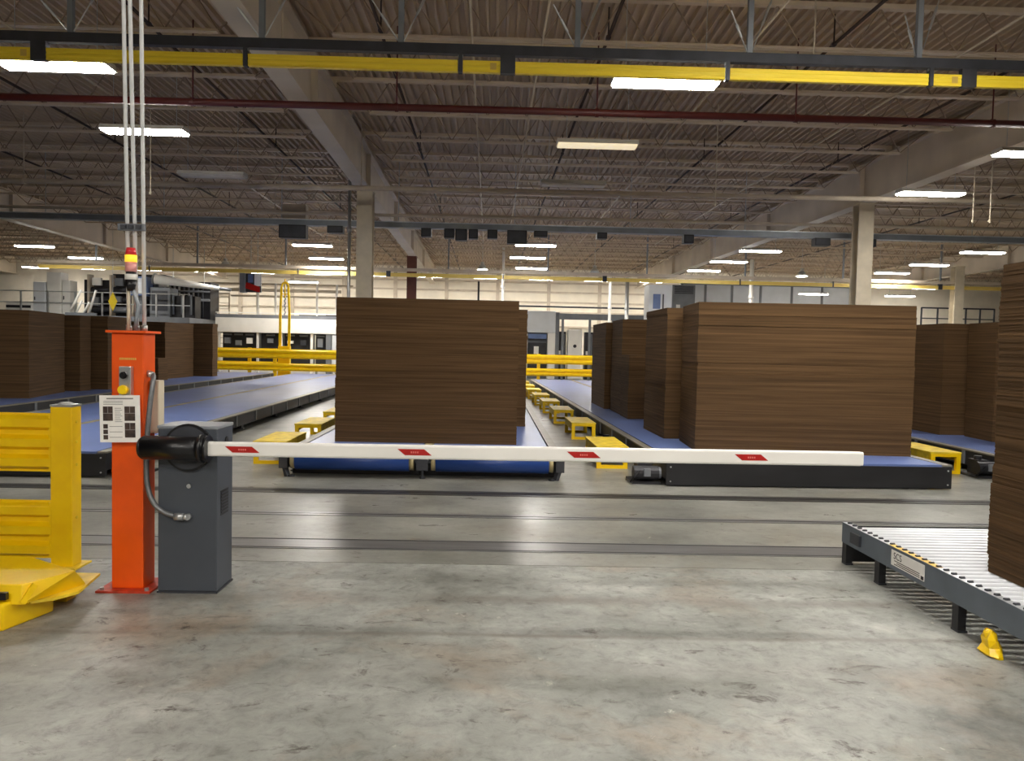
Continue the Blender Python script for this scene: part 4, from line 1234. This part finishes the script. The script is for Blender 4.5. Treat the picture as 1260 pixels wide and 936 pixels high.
# white panelled enclosure at right
t = thing('panel_enclosure', 'white panelled enclosure with grey mullions behind the largest stack', 'enclosure', (13.5, 40.0, 0))
xs = [-3.9, -2.65, -1.25, 0.25, 1.9, 3.5, 5.2]
for a, b_ in zip(xs[:-1], xs[1:]):
    MB().box(a + 0.06, b_ - 0.06, 0.03, 0.12, 0, 5.1).build('panel', 'white_cool', t)
for a in xs:
    MB().box(a - 0.06, a + 0.06, 0.0, 0.18, 0, 5.15).build('mullion', 'mach_grey', t)
MB().box(-3.9, 5.2, -0.02, 0.2, 5.1, 5.25).build('head_rail', 'mach_grey', t)
t = thing('grey_vent_unit', 'grey louvred unit beside the bright white box above the stack on the right', 'machine', (9.35, 38.6, 0))
MB().box(-0.55, 0.6, 0, 0.6, 3.2, 4.95).build('case', 'mach_grey', t, bevel=0.02)
MB().box(-0.5, -0.3, 0.1, 0.4, 0, 3.2).box(0.3, 0.5, 0.1, 0.4, 0, 3.2).build('stand', 'mach_grey', t)
for k in range(5):
    MB().box(-0.45, 0.5, -0.03, 0.0, 4.5 + k * 0.08, 4.55 + k * 0.08).build('louvre', 'dark', t)
MB().box(-0.35, -0.15, -0.02, 0, 3.75, 3.95).build('white_label', 'white', t)
MB().box(0.05, 0.30, -0.02, 0, 3.65, 3.8).build('white_label', 'white', t)
t = thing('white_box_tower', 'bright white box tower above the stacks on the right conveyor', 'cabinet', (7.75, 36.5, 0))
MB().box(-0.55, 0.55, 0, 1.2, 0, 4.75).build('case', 'white_cool', t, bevel=0.02)
MB().box(-0.35, 0.0, -0.02, 0.0, 3.6, 4.3).build('blue_window', 'mach_blue', t)
MB().box(0.10, 0.16, -0.04, 0.0, 3.2, 4.3).build('handle_bar', 'dark', t)

# stair and railing at far right on a white parapet
t = thing('white_parapet', 'white parapet with black railing behind the far right stack', 'platform', (19.5, 37.0, 0))
MB().box(-6.0, 6.5, 0, 0.3, 0, 3.0).build('parapet', 'white', t)
MB().box(-6.0, 6.5, 0.3, 3.0, 2.7, 3.0).build('deck', 'white', t)
for x in (1.2, 2.0, 2.7, 3.4, 4.1, 4.8):
    MB().box(x - 0.03, x + 0.03, 0.1, 0.16, 3.0, 4.0).build('rail_post', 'dark', t)
MB().box(1.2, 4.8, 0.1, 0.16, 3.95, 4.02).box(1.2, 4.8, 0.1, 0.16, 3.45, 3.5).build('handrail', 'dark', t)
MB().bar((-2.1, 0.1, 3.05), (-0.35, 0.1, 3.75), 0.10).bar((-0.35, 0.1, 3.0), (-0.35, 0.1, 3.8), 0.10).build('stair_rail', 'mach', t)

# pipe rack and ladder cage on the far wall, left
t = thing('pipe_rack', 'pale pipes running level on the far wall behind the yellow mast', 'pipes', (-10.6, 39.5, 0))
for z, xa, xb, r_ in ((4.55, -4.6, 3.2, 0.06), (4.25, -4.6, 2.6, 0.08), (3.95, -3.0, 3.4, 0.04)):
    MB().cyl((xa, 0, z), (xb, 0, z), r_, 10).build('pipe', 'pipe_beige', t, smooth=True)
for x in (-1.6, -0.7, 1.4, 2.4):
    MB().cyl((x, -0.1, 0), (x, -0.1, 4.6), 0.06, 8).build('riser', 'white', t, smooth=True)
t = thing('ladder_cage', 'pale ladder cage against the far wall right of the orange post', 'ladder', (-14.3, 40.5, 0))
for x in (-0.28, 0.28):
    MB().bar((x, 0, 0), (x, 0, 4.1), 0.07).build('stile', 'pipe_beige', t)
for k in range(13):
    MB().bar((-0.28, 0, 0.3 + k * 0.3), (0.28, 0, 0.3 + k * 0.3), 0.04).build('rung', 'pipe_beige', t)
MB().bar((-0.3, 0, 4.1), (0.3, 0, 4.1), 0.07).build('top_bar', 'pipe_beige', t)
